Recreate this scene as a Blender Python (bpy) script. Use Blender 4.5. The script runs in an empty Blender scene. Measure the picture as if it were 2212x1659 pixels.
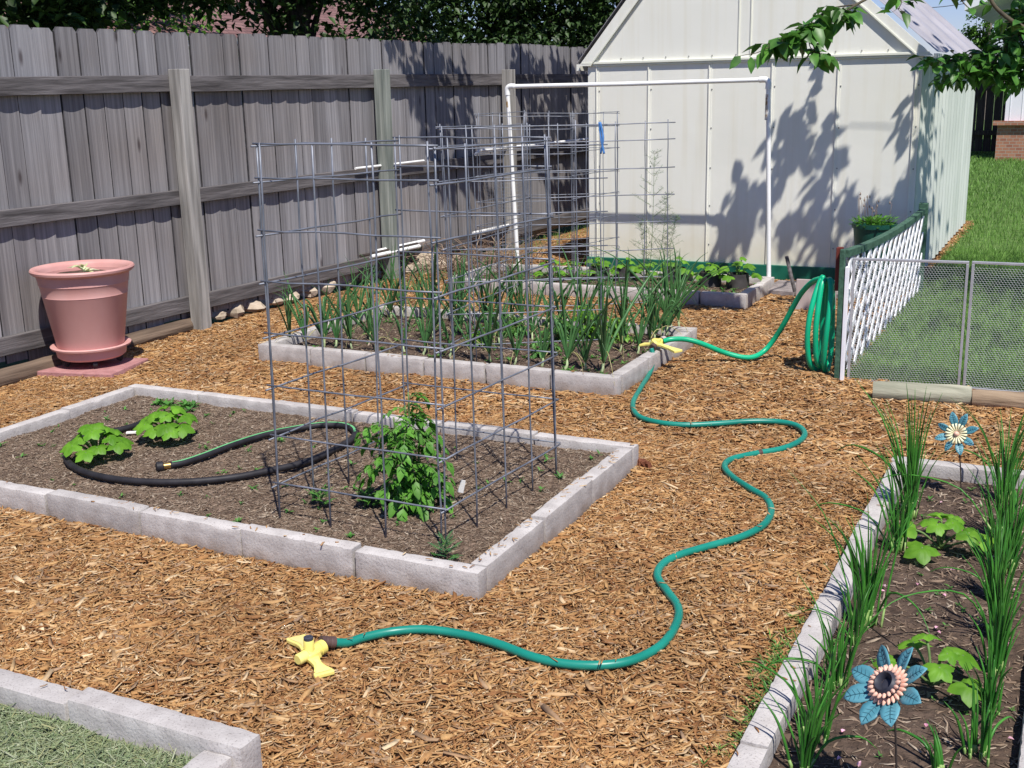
import bpy, math, random
import numpy as np
from mathutils import Vector, Matrix, noise
R = math.radians
rnd = random.Random(7)
C = bpy.context.scene.collection
# ------------------------------------------------------------------ camera model
F=2503.0; PITCH=R(14.4); ROLL=R(1.30); YAW=R(26.36); H=1.5
def _mat():
    cp,sp=math.cos(PITCH),math.sin(PITCH)
    M=Matrix(((1,0,0),(0,-sp,cp),(0,-cp,-sp)))
    cr,sr=math.cos(ROLL),math.sin(ROLL); Q=Matrix(((cr,-sr,0),(sr,cr,0),(0,0,1)))
    cy,sy=math.cos(YAW),math.sin(YAW); Z=Matrix(((cy,-sy,0),(sy,cy,0),(0,0,1)))
    return Z@M@Q
MC=_mat()
def ray(x,y): return MC@Vector(((x-1106)/F,(y-829.5)/F,1.0))
def G(x,y,z=0.0):                       # survey point -> place on the level z
    r=ray(x,y); t=(z-H)/r.z; return Vector((r.x*t,r.y*t,z))
def PX(p):
    c=MC.transposed()@(Vector(p)-Vector((0,0,H))); return (1106+F*c.x/c.z,829.5+F*c.y/c.z,c.z)
def AY(x,y,Y):                          # survey point -> place on the upright plane y=Y
    r=ray(x,y); t=Y/r.y; return Vector((r.x*t,Y,H+r.z*t))
def AX(x,y,X):
    r=ray(x,y); t=X/r.x; return Vector((X,r.y*t,H+r.z*t))
def AD(x,y,d): r=ray(x,y); return Vector((r.x*d,r.y*d,H+r.z*d))
def HT(y,p):                            # height over place p seen at row y
    lo,hi=-1,8
    for _ in range(40):
        m=(lo+hi)/2
        if PX((p[0],p[1],m))[1]>y: lo=m
        else: hi=m
    return lo
def fenceX(y): return -5.2+(y-5.9)*0.0705
def onfence(x,y,off=0.0):               # on the fence's upright plane
    n=Vector((1,-0.0705,0)); p0=Vector((-5.2+off,5.9,0)); r=ray(x,y)
    t=n.dot(p0)/n.dot(r); return Vector((r.x*t,r.y*t,H+r.z*t))
# ------------------------------------------------------------------ object helpers
ORG={}
def thing(name,label,cat,loc=(0,0,0),group=None):
    o=bpy.data.objects.new(name,None); C.objects.link(o); o.location=loc; o.empty_display_size=.05
    o['label']=label; o['category']=cat
    if group: o['group']=group
    ORG[o.name]=Vector(loc); return o
def tag(o,label,cat,group=None):
    o['label']=label; o['category']=cat
    if group: o['group']=group
    return o
def copy_tree(o,parent=None):
    c=o.copy(); C.objects.link(c); c.parent=parent; ORG[c.name]=ORG.get(o.name,Vector())
    for ch in list(o.children): copy_tree(ch,c)
    return c
class MB:
    def __init__(s): s.v=[]; s.f=[]
    def add(s,vs,fs):
        n=len(s.v); s.v.extend([tuple(v) for v in vs]); s.f.extend([tuple(i+n for i in f) for f in fs])
    def box(s,c,d,M=None,taper=1.0,jit=0.0):
        c=Vector(c); x,y,z=d[0]/2,d[1]/2,d[2]/2; vs=[]
        for k,(i,j) in [(k,ij) for k in(-1,1) for ij in((-1,-1),(1,-1),(1,1),(-1,1))]:
            t=taper if k>0 else 1
            p=Vector((i*x*t,j*y*t,k*z))+Vector((rnd.uniform(-jit,jit),rnd.uniform(-jit,jit),rnd.uniform(-jit,jit)))
            if M is not None: p=M@p
            vs.append(c+p)
        s.add(vs,[(3,2,1,0),(4,5,6,7),(0,1,5,4),(1,2,6,5),(2,3,7,6),(3,0,4,7)])
    def tube(s,pts,r,seg=8,cap=True,closed=False,flat=1.0):
        pts=[Vector(p) for p in pts]; n=len(pts); rr=r if isinstance(r,(list,tuple)) else [r]*n
        up=None; vs=[]
        for i,p in enumerate(pts):
            if closed: d=pts[(i+1)%n]-pts[i-1]
            else: d=pts[min(i+1,n-1)]-pts[max(i-1,0)]
            d=d.normalized() if d.length>1e-9 else Vector((0,0,1))
            if up is None: up=d.orthogonal().normalized()
            else:
                up=(up-d*up.dot(d)); up=up.normalized() if up.length>1e-6 else d.orthogonal().normalized()
            b=d.cross(up)
            for k in range(seg):
                a=2*math.pi*k/seg; vs.append(p+(up*math.cos(a)+b*math.sin(a)*flat)*rr[i])
        fs=[]
        m=n if closed else n-1
        for i in range(m):
            for k in range(seg):
                a=i*seg+k; b=i*seg+(k+1)%seg; c=((i+1)%n)*seg+(k+1)%seg; d=((i+1)%n)*seg+k
                fs.append((a,b,c,d))
        if cap and not closed:
            fs.append(tuple(range(seg-1,-1,-1))); fs.append(tuple((n-1)*seg+k for k in range(seg)))
        s.add(vs,fs)
    def lathe(s,prof,seg=40,c=(0,0,0),M=None,cap=False):
        vs=[];fs=[];n=len(prof); c=Vector(c)
        for r,z in prof:
            for k in range(seg):
                a=2*math.pi*k/seg; p=Vector((r*math.cos(a),r*math.sin(a),z))
                if M is not None: p=M@p
                vs.append(c+p)
        for i in range(n-1):
            for k in range(seg):
                fs.append((i*seg+k,i*seg+(k+1)%seg,(i+1)*seg+(k+1)%seg,(i+1)*seg+k))
        if cap: fs.append(tuple(range(seg-1,-1,-1))); fs.append(tuple((n-1)*seg+k for k in range(seg)))
        s.add(vs,fs)
    def prism(s,poly,axis,a,b):
        # poly: 2D pts, extruded along axis ('x','y','z') from a to b
        def P(u,v,w): return {'y':(u,w,v),'x':(w,u,v),'z':(u,v,w)}[axis]
        n=len(poly); s.add([P(u,v,a) for u,v in poly]+[P(u,v,b) for u,v in poly],
            [tuple(range(n)),tuple(range(2*n-1,n-1,-1))]+[(i,(i+1)%n+0,(i+1)%n+n,i+n) for i in range(n)])
    def leaf(s,b,d,nrm,L,W,fold=.15,droop=.15,simple=False):
        b=Vector(b); d=Vector(d).normalized(); nrm=Vector(nrm); sd=d.cross(nrm)
        sd=sd.normalized() if sd.length>1e-6 else d.orthogonal().normalized(); nn=sd.cross(d).normalized()
        if simple:
            m=b+d*L*.45
            s.add([b,m+sd*W*.5+nn*fold*W,b+d*L-nn*droop*L,m-sd*W*.5+nn*fold*W],[(0,1,2),(0,2,3)]); return
        m1=b+d*L*.3; m2=b+d*L*.65-nn*droop*L*.35
        s.add([b,m1+sd*W*.46+nn*fold*W,m2+sd*W*.36+nn*fold*W*.8,b+d*L-nn*droop*L,m2-sd*W*.36+nn*fold*W*.8,m1-sd*W*.46+nn*fold*W,m1,m2],
              [(0,1,6),(1,2,7,6),(2,3,7),(3,4,7),(4,5,6,7),(5,0,6)])
    def build(s,name,mat,parent=None,smooth=False,auto=None):
        me=bpy.data.meshes.new(name); off=ORG.get(parent.name,Vector()) if parent else Vector()
        v=np.array(s.v,dtype=np.float32).reshape(-1,3)-np.array(off,dtype=np.float32)
        me.from_pydata(v.tolist(),[],s.f); me.materials.append(mat)
        if smooth:
            me.polygons.foreach_set('use_smooth',[True]*len(me.polygons))
            if auto: me.set_sharp_from_angle(angle=R(auto))
        me.update()
        o=bpy.data.objects.new(name,me); C.objects.link(o)
        if parent: o.parent=parent
        ORG[o.name]=off.copy(); return o
def bevel(o,w=.003,seg=2):
    m=o.modifiers.new('bevel','BEVEL'); m.width=w; m.segments=seg; m.limit_method='ANGLE'; m.angle_limit=R(40)
    return o
def spline(pts,n=8,closed=False):
    pts=[Vector(p) for p in pts]; out=[]; N=len(pts)
    rng=range(N if closed else N-1)
    for i in rng:
        if closed: p0,p1,p2,p3=pts[i-1],pts[i],pts[(i+1)%N],pts[(i+2)%N]
        else: p0,p1,p2,p3=pts[max(i-1,0)],pts[i],pts[i+1],pts[min(i+2,N-1)]
        for k in range(n):
            t=k/n; out.append(.5*((2*p1)+(p2-p0)*t+(2*p0-5*p1+4*p2-p3)*t*t+(3*p1-p0-3*p2+p3)*t**3))
    if not closed: out.append(pts[-1])
    return out
# ------------------------------------------------------------------ materials
def pm(name,c1,c2=None,scale=8,stretch=(1,1,1),rough=.8,bump=0.0,bscale=None,island=0.0,isl_cols=None,detail=6,
       spec=.3,metal=0,translucent=0.0,c3=None,lo=.35,hi=.65,rot=(0,0,0),extra=None,coat=0,sat=0.0):
    m=bpy.data.materials.new(name); m.use_nodes=True; nt=m.node_tree; N=nt.nodes; L=nt.links; N.clear()
    out=N.new('ShaderNodeOutputMaterial'); b=N.new('ShaderNodeBsdfPrincipled'); L.new(b.outputs[0],out.inputs[0])
    b.inputs['Roughness'].default_value=rough; b.inputs['Specular IOR Level'].default_value=spec; b.inputs['Metallic'].default_value=metal
    b.inputs['Coat Weight'].default_value=coat
    tc=N.new('ShaderNodeTexCoord'); mp=N.new('ShaderNodeMapping'); L.new(tc.outputs['Object'],mp.inputs[0]); mp.inputs['Scale'].default_value=stretch
    mp.inputs['Rotation'].default_value=rot
    col=None
    if c2 is None: c2=c1
    nz=N.new('ShaderNodeTexNoise'); nz.inputs['Scale'].default_value=scale; nz.inputs['Detail'].default_value=detail; L.new(mp.outputs[0],nz.inputs['Vector'])
    cr=N.new('ShaderNodeValToRGB'); e=cr.color_ramp.elements; e[0].position=lo; e[0].color=(*c1,1); e[1].position=hi; e[1].color=(*c2,1)
    if c3: x=e.new((lo+hi)/2); x.color=(*c3,1)
    L.new(nz.outputs['Fac'],cr.inputs[0]); col=cr.outputs[0]
    gi=None
    if isl_cols or island:
        g=N.new('ShaderNodeNewGeometry'); gi=g.outputs['Random Per Island']
    if isl_cols:
        ir=N.new('ShaderNodeValToRGB'); es=ir.color_ramp.elements; n=len(isl_cols)
        es[0].position=0; es[0].color=(*isl_cols[0],1); es[1].position=1; es[1].color=(*isl_cols[-1],1)
        for i in range(1,n-1): q=es.new(i/(n-1)); q.color=(*isl_cols[i],1)
        L.new(gi,ir.inputs[0]); mx=N.new('ShaderNodeMix'); mx.data_type='RGBA'; mx.blend_type='MULTIPLY'; mx.inputs[0].default_value=1
        L.new(ir.outputs[0],mx.inputs[6]); L.new(col,mx.inputs[7]); col=mx.outputs[2]
    if island:
        mr=N.new('ShaderNodeMapRange'); mr.inputs[3].default_value=1-island; mr.inputs[4].default_value=1+island; L.new(gi,mr.inputs[0])
        hs=N.new('ShaderNodeHueSaturation'); L.new(mr.outputs[0],hs.inputs['Value']); L.new(col,hs.inputs['Color']); col=hs.outputs[0]
    if extra: col=extra(nt,mp.outputs[0],col,tc)
    L.new(col,b.inputs['Base Color'])
    if bump:
        n2=N.new('ShaderNodeTexNoise'); n2.inputs['Scale'].default_value=bscale or scale*3; n2.inputs['Detail'].default_value=8; L.new(mp.outputs[0],n2.inputs['Vector'])
        bp=N.new('ShaderNodeBump'); bp.inputs['Strength'].default_value=1; bp.inputs['Distance'].default_value=bump; L.new(n2.outputs['Fac'],bp.inputs['Height']); L.new(bp.outputs[0],b.inputs['Normal'])
    if translucent:
        t=N.new('ShaderNodeBsdfTranslucent'); L.new(col,t.inputs[0]); ms=N.new('ShaderNodeMixShader'); ms.inputs[0].default_value=translucent
        L.new(b.outputs[0],ms.inputs[1]); L.new(t.outputs[0],ms.inputs[2]); L.new(ms.outputs[0],out.inputs[0])
    return m
def knots(nt,vec,col,tc):
    N,L=nt.nodes,nt.links
    mp=N.new('ShaderNodeMapping'); mp.inputs['Scale'].default_value=(1,6.5,1.9); L.new(tc.outputs['Object'],mp.inputs[0])
    v=N.new('ShaderNodeTexVoronoi'); v.inputs['Scale'].default_value=1.0; v.inputs['Randomness'].default_value=1; L.new(mp.outputs[0],v.inputs['Vector'])
    r=N.new('ShaderNodeValToRGB'); r.color_ramp.elements[0].position=.035; r.color_ramp.elements[0].color=(.25,.2,.2,1); r.color_ramp.elements[1].position=.11; r.color_ramp.elements[1].color=(1,1,1,1)
    L.new(v.outputs['Distance'],r.inputs[0]); mx=N.new('ShaderNodeMix'); mx.data_type='RGBA'; mx.blend_type='MULTIPLY'; mx.inputs[0].default_value=.85
    L.new(col,mx.inputs[6]); L.new(r.outputs[0],mx.inputs[7])
    # broad damp stains
    n=N.new('ShaderNodeTexNoise'); n.inputs['Scale'].default_value=1.1; n.inputs['Detail'].default_value=4; L.new(tc.outputs['Object'],n.inputs['Vector'])
    r2=N.new('ShaderNodeValToRGB'); r2.color_ramp.elements[0].position=.3; r2.color_ramp.elements[0].color=(.82,.76,.70,1); r2.color_ramp.elements[1].position=.65; r2.color_ramp.elements[1].color=(1,1,1,1)
    L.new(n.outputs[0],r2.inputs[0]); m2=N.new('ShaderNodeMix'); m2.data_type='RGBA'; m2.blend_type='MULTIPLY'; m2.inputs[0].default_value=1
    L.new(mx.outputs[2],m2.inputs[6]); L.new(r2.outputs[0],m2.inputs[7]); return m2.outputs[2]
def pits(nt,vec,col,tc):
    N,L=nt.nodes,nt.links
    sx=N.new('ShaderNodeSeparateXYZ'); L.new(tc.outputs['Object'],sx.inputs[0]); na=N.new('ShaderNodeTexNoise'); na.inputs['Scale'].default_value=14; na.inputs['Detail'].default_value=8; L.new(tc.outputs['Object'],na.inputs['Vector'])
    ma=N.new('ShaderNodeMath'); ma.operation='MULTIPLY_ADD'; ma.inputs[1].default_value=.10; L.new(na.outputs[0],ma.inputs[0]); L.new(sx.outputs[2],ma.inputs[2])
    ra=N.new('ShaderNodeValToRGB'); ra.color_ramp.elements[0].position=.035; ra.color_ramp.elements[0].color=(.62,.52,.44,1); ra.color_ramp.elements[1].position=.10; ra.color_ramp.elements[1].color=(1,1,1,1); L.new(ma.outputs[0],ra.inputs[0])
    mz=N.new('ShaderNodeMix'); mz.data_type='RGBA'; mz.blend_type='MULTIPLY'; mz.inputs[0].default_value=1; L.new(col,mz.inputs[6]); L.new(ra.outputs[0],mz.inputs[7]); col=mz.outputs[2]
    v=N.new('ShaderNodeTexNoise'); v.inputs['Scale'].default_value=210; v.inputs['Detail'].default_value=3; L.new(tc.outputs['Object'],v.inputs['Vector'])
    r=N.new('ShaderNodeValToRGB'); r.color_ramp.elements[0].position=.33; r.color_ramp.elements[0].color=(.35,.33,.32,1); r.color_ramp.elements[1].position=.42; r.color_ramp.elements[1].color=(1,1,1,1)
    L.new(v.outputs[0],r.inputs[0]); mx=N.new('ShaderNodeMix'); mx.data_type='RGBA'; mx.blend_type='MULTIPLY'; mx.inputs[0].default_value=.5
    L.new(col,mx.inputs[6]); L.new(r.outputs[0],mx.inputs[7])
    # soil splashed on the lower edge of the blocks
    return mx.outputs[2]
def splash(nt,vec,col,tc):
    # rain-splashed soil and yellowing low on the sheet
    N,L=nt.nodes,nt.links; sx=N.new('ShaderNodeSeparateXYZ'); L.new(tc.outputs['Object'],sx.inputs[0])
    n=N.new('ShaderNodeTexNoise'); n.inputs['Scale'].default_value=7; n.inputs['Detail'].default_value=8; L.new(tc.outputs['Object'],n.inputs['Vector'])
    ma=N.new('ShaderNodeMath'); ma.operation='MULTIPLY_ADD'; ma.inputs[1].default_value=.55; L.new(n.outputs[0],ma.inputs[0]); L.new(sx.outputs[2],ma.inputs[2])
    r=N.new('ShaderNodeValToRGB'); r.color_ramp.elements[0].position=.30; r.color_ramp.elements[0].color=(.90,.87,.77,1); r.color_ramp.elements[1].position=.85; r.color_ramp.elements[1].color=(1,1,1,1)
    L.new(ma.outputs[0],r.inputs[0]); mx=N.new('ShaderNodeMix'); mx.data_type='RGBA'; mx.blend_type='MULTIPLY'; mx.inputs[0].default_value=1; L.new(col,mx.inputs[6]); L.new(r.outputs[0],mx.inputs[7]); 
    mp=N.new('ShaderNodeMapping'); mp.inputs['Scale'].default_value=(14,14,.6); L.new(tc.outputs['Object'],mp.inputs[0]); n3=N.new('ShaderNodeTexNoise'); n3.inputs['Scale'].default_value=1; n3.inputs['Detail'].default_value=6; L.new(mp.outputs[0],n3.inputs['Vector'])
    r3=N.new('ShaderNodeValToRGB'); r3.color_ramp.elements[0].position=.25; r3.color_ramp.elements[0].color=(.93,.91,.86,1); r3.color_ramp.elements[1].position=.5; r3.color_ramp.elements[1].color=(1,1,1,1); L.new(n3.outputs[0],r3.inputs[0])
    m3=N.new('ShaderNodeMix'); m3.data_type='RGBA'; m3.blend_type='MULTIPLY'; m3.inputs[0].default_value=1; L.new(mx.outputs[2],m3.inputs[6]); L.new(r3.outputs[0],m3.inputs[7]); return m3.outputs[2]
def patches(nt,vec,col,tc):
    N,L=nt.nodes,nt.links; n=N.new('ShaderNodeTexNoise'); n.inputs['Scale'].default_value=1.7; n.inputs['Detail'].default_value=6; L.new(tc.outputs['Object'],n.inputs['Vector'])
    r=N.new('ShaderNodeValToRGB'); r.color_ramp.elements[0].position=.32; r.color_ramp.elements[0].color=(.72,.70,.70,1); r.color_ramp.elements[1].position=.62; r.color_ramp.elements[1].color=(1.0,1.0,1.0,1)
    L.new(n.outputs[0],r.inputs[0]); mx=N.new('ShaderNodeMix'); mx.data_type='RGBA'; mx.blend_type='MULTIPLY'; mx.inputs[0].default_value=1; L.new(col,mx.inputs[6]); L.new(r.outputs[0],mx.inputs[7]); return mx.outputs[2]
M={}
M['fence']=pm('weathered_boards',(.20,.195,.205),(.325,.318,.33),scale=2.2,stretch=(26,26,.55),rough=.9,bump=.003,bscale=5,island=.15,extra=knots,detail=8)
M['edge']=pm('board_gap_shade',(.03,.028,.03),(.07,.065,.07),scale=20,rough=1)  # weathered side faces, painted near black for the shade in the board gaps
M['rail']=pm('weathered_rail',(.075,.068,.068),(.18,.165,.165),scale=3.5,stretch=(9,.5,9),rough=.9,bump=.004,bscale=9,island=.1,detail=8)
M['post']=pm('post_wood',(.20,.19,.175),(.42,.40,.37),scale=3.4,stretch=(9,9,.5),rough=.9,bump=.003,bscale=8,detail=8)
M['post_green']=pm('treated_post_wood',(.15,.17,.15),(.32,.34,.30),scale=3.4,stretch=(9,9,.5),rough=.9,bump=.003,bscale=8,detail=8)
M['concrete']=pm('concrete_block',(.405,.375,.355),(.51,.48,.455),scale=16,rough=.95,bump=.0018,bscale=110,island=.09,extra=pits,detail=8)
M['soil']=pm('bed_soil',(.11,.075,.055),(.26,.185,.135),scale=26,rough=1,bump=.02,bscale=60,c3=(.12,.08,.055))
M['soil_dark']=pm('dark_soil',(.055,.036,.026),(.12,.082,.06),scale=20,rough=1,bump=.02,bscale=55)
M['mulchbase']=pm('mulch_base',(.16,.075,.03),(.36,.19,.075),scale=38,stretch=(1,2.2,1),rough=1,bump=.03,bscale=50)
M['chips']=pm('mulch_chips',(.82,.82,.82),(1.0,1.0,1.0),scale=120,stretch=(1,1,1),rough=.85,spec=.2,extra=patches,
   isl_cols=[(.24,.10,.038),(.40,.20,.08),(.52,.29,.115),(.33,.15,.055),(.62,.38,.165),(.45,.235,.09),(.28,.125,.05),(.55,.32,.13),(.66,.45,.23),(.40,.205,.08),(.60,.36,.15),(.38,.26,.17),(.48,.26,.10),(.80,.62,.38),(.36,.175,.07),(.53,.31,.125)])
M['litter']=pm('straw_litter',(.8,.8,.8),(1,1,1),scale=100,rough=.9,isl_cols=[(.17,.115,.08),(.28,.20,.14),(.12,.08,.055),(.37,.28,.20),(.20,.14,.095),(.50,.41,.31),(.15,.10,.07),(.31,.22,.155)])
M['shed']=pm('painted_sheet_metal',(.77,.765,.69),(.81,.805,.73),scale=1.4,rough=.55,spec=.3,bump=.006,bscale=1.6,extra=splash)
M['shedtrim']=pm('cream_trim',(.72,.73,.62),(.77,.77,.67),scale=6,rough=.5)
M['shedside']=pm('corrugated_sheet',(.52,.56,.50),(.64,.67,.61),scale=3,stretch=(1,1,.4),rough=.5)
M['roof']=pm('roof_sheet',(.33,.315,.335),(.43,.41,.43),scale=3,rough=.5)
M['skirt']=pm('green_skirt',(.008,.10,.065),(.012,.14,.09),scale=6,rough=.5)
M['screw']=pm('dull_screw',(.25,.25,.24),rough=.5,metal=.5)
M['pvc']=pm('white_pvc',(.84,.84,.82),(.9,.9,.88),scale=5,rough=.35,spec=.5)
M['pvcdirt']=pm('stained_tape',(.34,.22,.10),(.75,.72,.66),scale=25,rough=.7,lo=.4,hi=.55)
M['wire']=pm('galvanised_wire',(.135,.15,.185),(.25,.265,.31),scale=14,rough=.5,spec=.5,metal=.35,c3=(.19,.205,.24))
M['hose']=pm('teal_hose',(.006,.19,.14),(.012,.25,.185),scale=5,rough=.38,spec=.5)
M['hose2']=pm('bright_green_hose',(.0,.36,.17),(.005,.46,.23),scale=5,rough=.38,spec=.5)
M['black']=pm('black_rubber',(.018,.017,.02),(.03,.028,.032),scale=20,rough=.55)
M['stripe']=pm('pale_green_stripe',(.12,.42,.16),(.17,.5,.22),scale=20,rough=.5)
M['brass']=pm('brass',(.5,.33,.12),rough=.35,metal=.9)
M['yellow']=pm('yellow_plastic',(.80,.68,.15),(.86,.76,.24),scale=6,rough=.4,spec=.4)
M['yellowdark']=pm('yellow_recess',(.66,.58,.22),(.72,.64,.26),scale=30,rough=.6)
M['coupling']=pm('brown_coupling',(.085,.05,.045),(.12,.075,.065),scale=30,rough=.5)
M['grey']=pm('dark_grey_plastic',(.05,.055,.075),rough=.4)
M['terra']=pm('terracotta_plastic',(.56,.28,.25),(.63,.36,.33),scale=4,stretch=(1,1,.5),rough=.5,spec=.35)
M['slab']=pm('pink_paver',(.36,.17,.165),(.45,.23,.22),scale=20,rough=.95,bump=.003,bscale=80)
M['soilpot']=M['soil_dark']
M['log']=pm('timber_log',(.10,.07,.05),(.22,.16,.115),scale=4,stretch=(9,.5,9),rough=.95,bump=.006,bscale=8)
M['log2']=pm('treated_log',(.22,.22,.16),(.42,.41,.31),scale=3,stretch=(.6,9,9),rough=.9,bump=.004,bscale=8)
M['log3']=pm('tan_log',(.20,.14,.09),(.38,.285,.19),scale=3,stretch=(.6,9,9),rough=.95,bump=.006,bscale=8)
M['stone']=pm('sandstone',(.32,.26,.19),(.54,.45,.35),scale=9,rough=.95,bump=.012,bscale=16,island=.2)
M['lattice']=pm('white_lattice',(.80,.80,.84),(.88,.88,.9),scale=8,rough=.55)
M['green_paint']=pm('green_paint',(.035,.085,.055),(.07,.15,.10),scale=14,stretch=(3,1,3),rough=.75,bump=.002,bscale=30)
M['redwood']=pm('red_stained_wood',(.10,.018,.014),(.16,.035,.025),scale=12,stretch=(3,3,.5),rough=.7)
M['alu']=pm('aluminium',(.50,.50,.52),(.60,.60,.62),scale=15,rough=.45,metal=.6)
M['planter']=pm('green_planter',(.006,.055,.04),(.012,.09,.062),scale=4,rough=.4,spec=.4)
def leafm(n,a,b,tr=.3,isl=.28,rough=.5,sp=.35): return pm(n,a,b,scale=18,rough=rough,island=isl,translucent=tr,spec=sp)
M['pear']=leafm('glossy_pear_leaf',(.05,.15,.022),(.10,.26,.04),.3,.35,.42,.45)
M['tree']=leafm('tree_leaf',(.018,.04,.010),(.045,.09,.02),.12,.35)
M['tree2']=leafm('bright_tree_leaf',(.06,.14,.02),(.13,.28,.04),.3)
M['squash']=leafm('squash_leaf',(.10,.27,.016),(.19,.42,.035),.35,.18)
M['tomato']=leafm('tomato_leaf',(.065,.21,.022),(.14,.35,.045),.3,.22)
M['onion']=leafm('onion_leaf',(.04,.12,.035),(.085,.20,.065),.12,.32,.4)
M['onionstem']=pm('onion_stem',(.30,.40,.18),(.52,.58,.34),scale=30,rough=.5)
M['chive']=leafm('chive_leaf',(.03,.15,.02),(.075,.26,.035),.15,.3,.4)
M['chivebase']=pm('chive_base',(.20,.34,.09),(.36,.46,.18),scale=30,rough=.5)
M['wither']=pm('withered_leaf',(.36,.34,.12),(.58,.52,.26),scale=25,rough=.7)
M['weed']=leafm('weed_leaf',(.06,.19,.035),(.11,.28,.05),.25)
M['marigold']=leafm('marigold_leaf',(.04,.15,.05),(.08,.22,.08),.2)
M['aspar']=leafm('asparagus_frond',(.10,.20,.09),(.17,.28,.13),.1)
M['stem']=pm('green_stem',(.10,.17,.05),(.16,.24,.08),scale=20,rough=.6)
M['dry']=pm('dry_stalks',(.9,.9,.9),(1,1,1),scale=20,rough=.9,isl_cols=[(.20,.13,.09),(.33,.24,.17),(.14,.09,.07),(.42,.33,.25)])
M['bark']=pm('bark',(.035,.025,.02),(.09,.07,.055),scale=10,stretch=(3,3,.6),rough=.95,bump=.01)
M['twig']=pm('twig_bark',(.06,.05,.035),(.12,.10,.06),scale=20,rough=.8)
M['grassbase']=pm('lawn_ground',(.07,.14,.03),(.14,.22,.06),scale=9,rough=1,bump=.02,bscale=60)
M['ground']=pm('ground_far',(.05,.09,.03),(.11,.15,.05),scale=1.2,rough=1,bump=.02,bscale=20)
M['blade']=leafm('grass_blade',(.12,.25,.045),(.21,.37,.085),.3,.4)
M['clip']=pm('grass_clippings',(.85,.85,.85),(1,1,1),scale=60,rough=.9,isl_cols=[(.19,.26,.12),(.30,.36,.20),(.13,.19,.08),(.40,.44,.28),(.24,.30,.15),(.34,.34,.17),(.17,.24,.11),(.50,.52,.36)])
M['clipbase']=pm('clippings_base',(.07,.12,.05),(.14,.20,.10),scale=50,rough=1,bump=.02)
M['petal']=pm('blue_petal',(.06,.215,.27),(.11,.31,.37),scale=16,rough=.45,spec=.4)
M['vein']=pm('petal_vein',(.03,.11,.15),rough=.5)
M['pinkp']=pm('pink_petal',(.72,.40,.30),(.80,.50,.38),scale=30,rough=.5)
M['creamp']=pm('cream_petal',(.70,.68,.42),(.78,.76,.52),scale=30,rough=.5)
M['darkc']=pm('dark_centre',(.02,.022,.035),(.045,.045,.06),scale=40,rough=.5)
M['rod']=pm('rusty_rod',(.05,.04,.035),(.10,.08,.07),scale=30,rough=.6,metal=.4)
M['tagw']=pm('white_label',(.85,.83,.8),rough=.5)
M['bluetie']=pm('blue_tie',(.05,.17,.42),(.09,.24,.55),scale=20,rough=.6)
M['siding']=pm('white_siding',(.78,.77,.82),(.84,.83,.87),scale=3,rough=.6)
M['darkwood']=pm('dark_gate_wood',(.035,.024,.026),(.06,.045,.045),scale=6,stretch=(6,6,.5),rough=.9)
M['paver']=pm('grey_paver',(.19,.165,.16),(.33,.29,.28),scale=16,rough=.95,bump=.004,bscale=70,island=.15)
M['paverboard']=pm('pinkish_board',(.36,.29,.27),(.46,.39,.37),scale=5,stretch=(4,4,1),rough=.9)
M['collar']=pm('dark_collar',(.035,.032,.032),(.075,.068,.065),scale=12,rough=.7)
M['shadewhite']=pm('white_eave',(.74,.74,.76),(.82,.82,.84),scale=3,rough=.6)
M['pole']=pm('utility_pole_wood',(.16,.13,.11),(.24,.2,.17),scale=6,rough=.9)
def brickm():
    m=bpy.data.materials.new('brick'); m.use_nodes=True; nt=m.node_tree; b=nt.nodes['Principled BSDF']; b.inputs['Roughness'].default_value=.9
    tc=nt.nodes.new('ShaderNodeTexCoord'); mp=nt.nodes.new('ShaderNodeMapping'); mp.inputs['Rotation'].default_value=(R(90),0,0)
    br=nt.nodes.new('ShaderNodeTexBrick'); br.inputs['Scale'].default_value=4.5; br.inputs['Color1'].default_value=(.30,.12,.075,1); br.inputs['Color2'].default_value=(.42,.20,.12,1)
    br.inputs['Mortar'].default_value=(.36,.31,.26,1); br.inputs['Mortar Size'].default_value=.02
    nt.links.new(tc.outputs['Object'],mp.inputs[0]); nt.links.new(mp.outputs[0],br.inputs['Vector']); nt.links.new(br.outputs[0],b.inputs['Base Color']); return m
M['brick']=brickm()
def shinglem():
    m=bpy.data.materials.new('shingles'); m.use_nodes=True; nt=m.node_tree; b=nt.nodes['Principled BSDF']; b.inputs['Roughness'].default_value=.95
    tc=nt.nodes.new('ShaderNodeTexCoord'); mp=nt.nodes.new('ShaderNodeMapping'); mp.inputs['Rotation'].default_value=(0,0,R(90))
    br=nt.nodes.new('ShaderNodeTexBrick'); br.inputs['Scale'].default_value=3.4; br.inputs['Color1'].default_value=(.15,.075,.07,1); br.inputs['Color2'].default_value=(.235,.13,.12,1)
    br.inputs['Mortar'].default_value=(.05,.03,.03,1); br.inputs['Mortar Size'].default_value=.03; br.inputs['Brick Width'].default_value=.9; br.inputs['Row Height'].default_value=.42
    nt.links.new(tc.outputs['Object'],mp.inputs[0]); nt.links.new(mp.outputs[0],br.inputs['Vector']); nt.links.new(br.outputs[0],b.inputs['Base Color']); return m
M['shingle']=shinglem()
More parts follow.
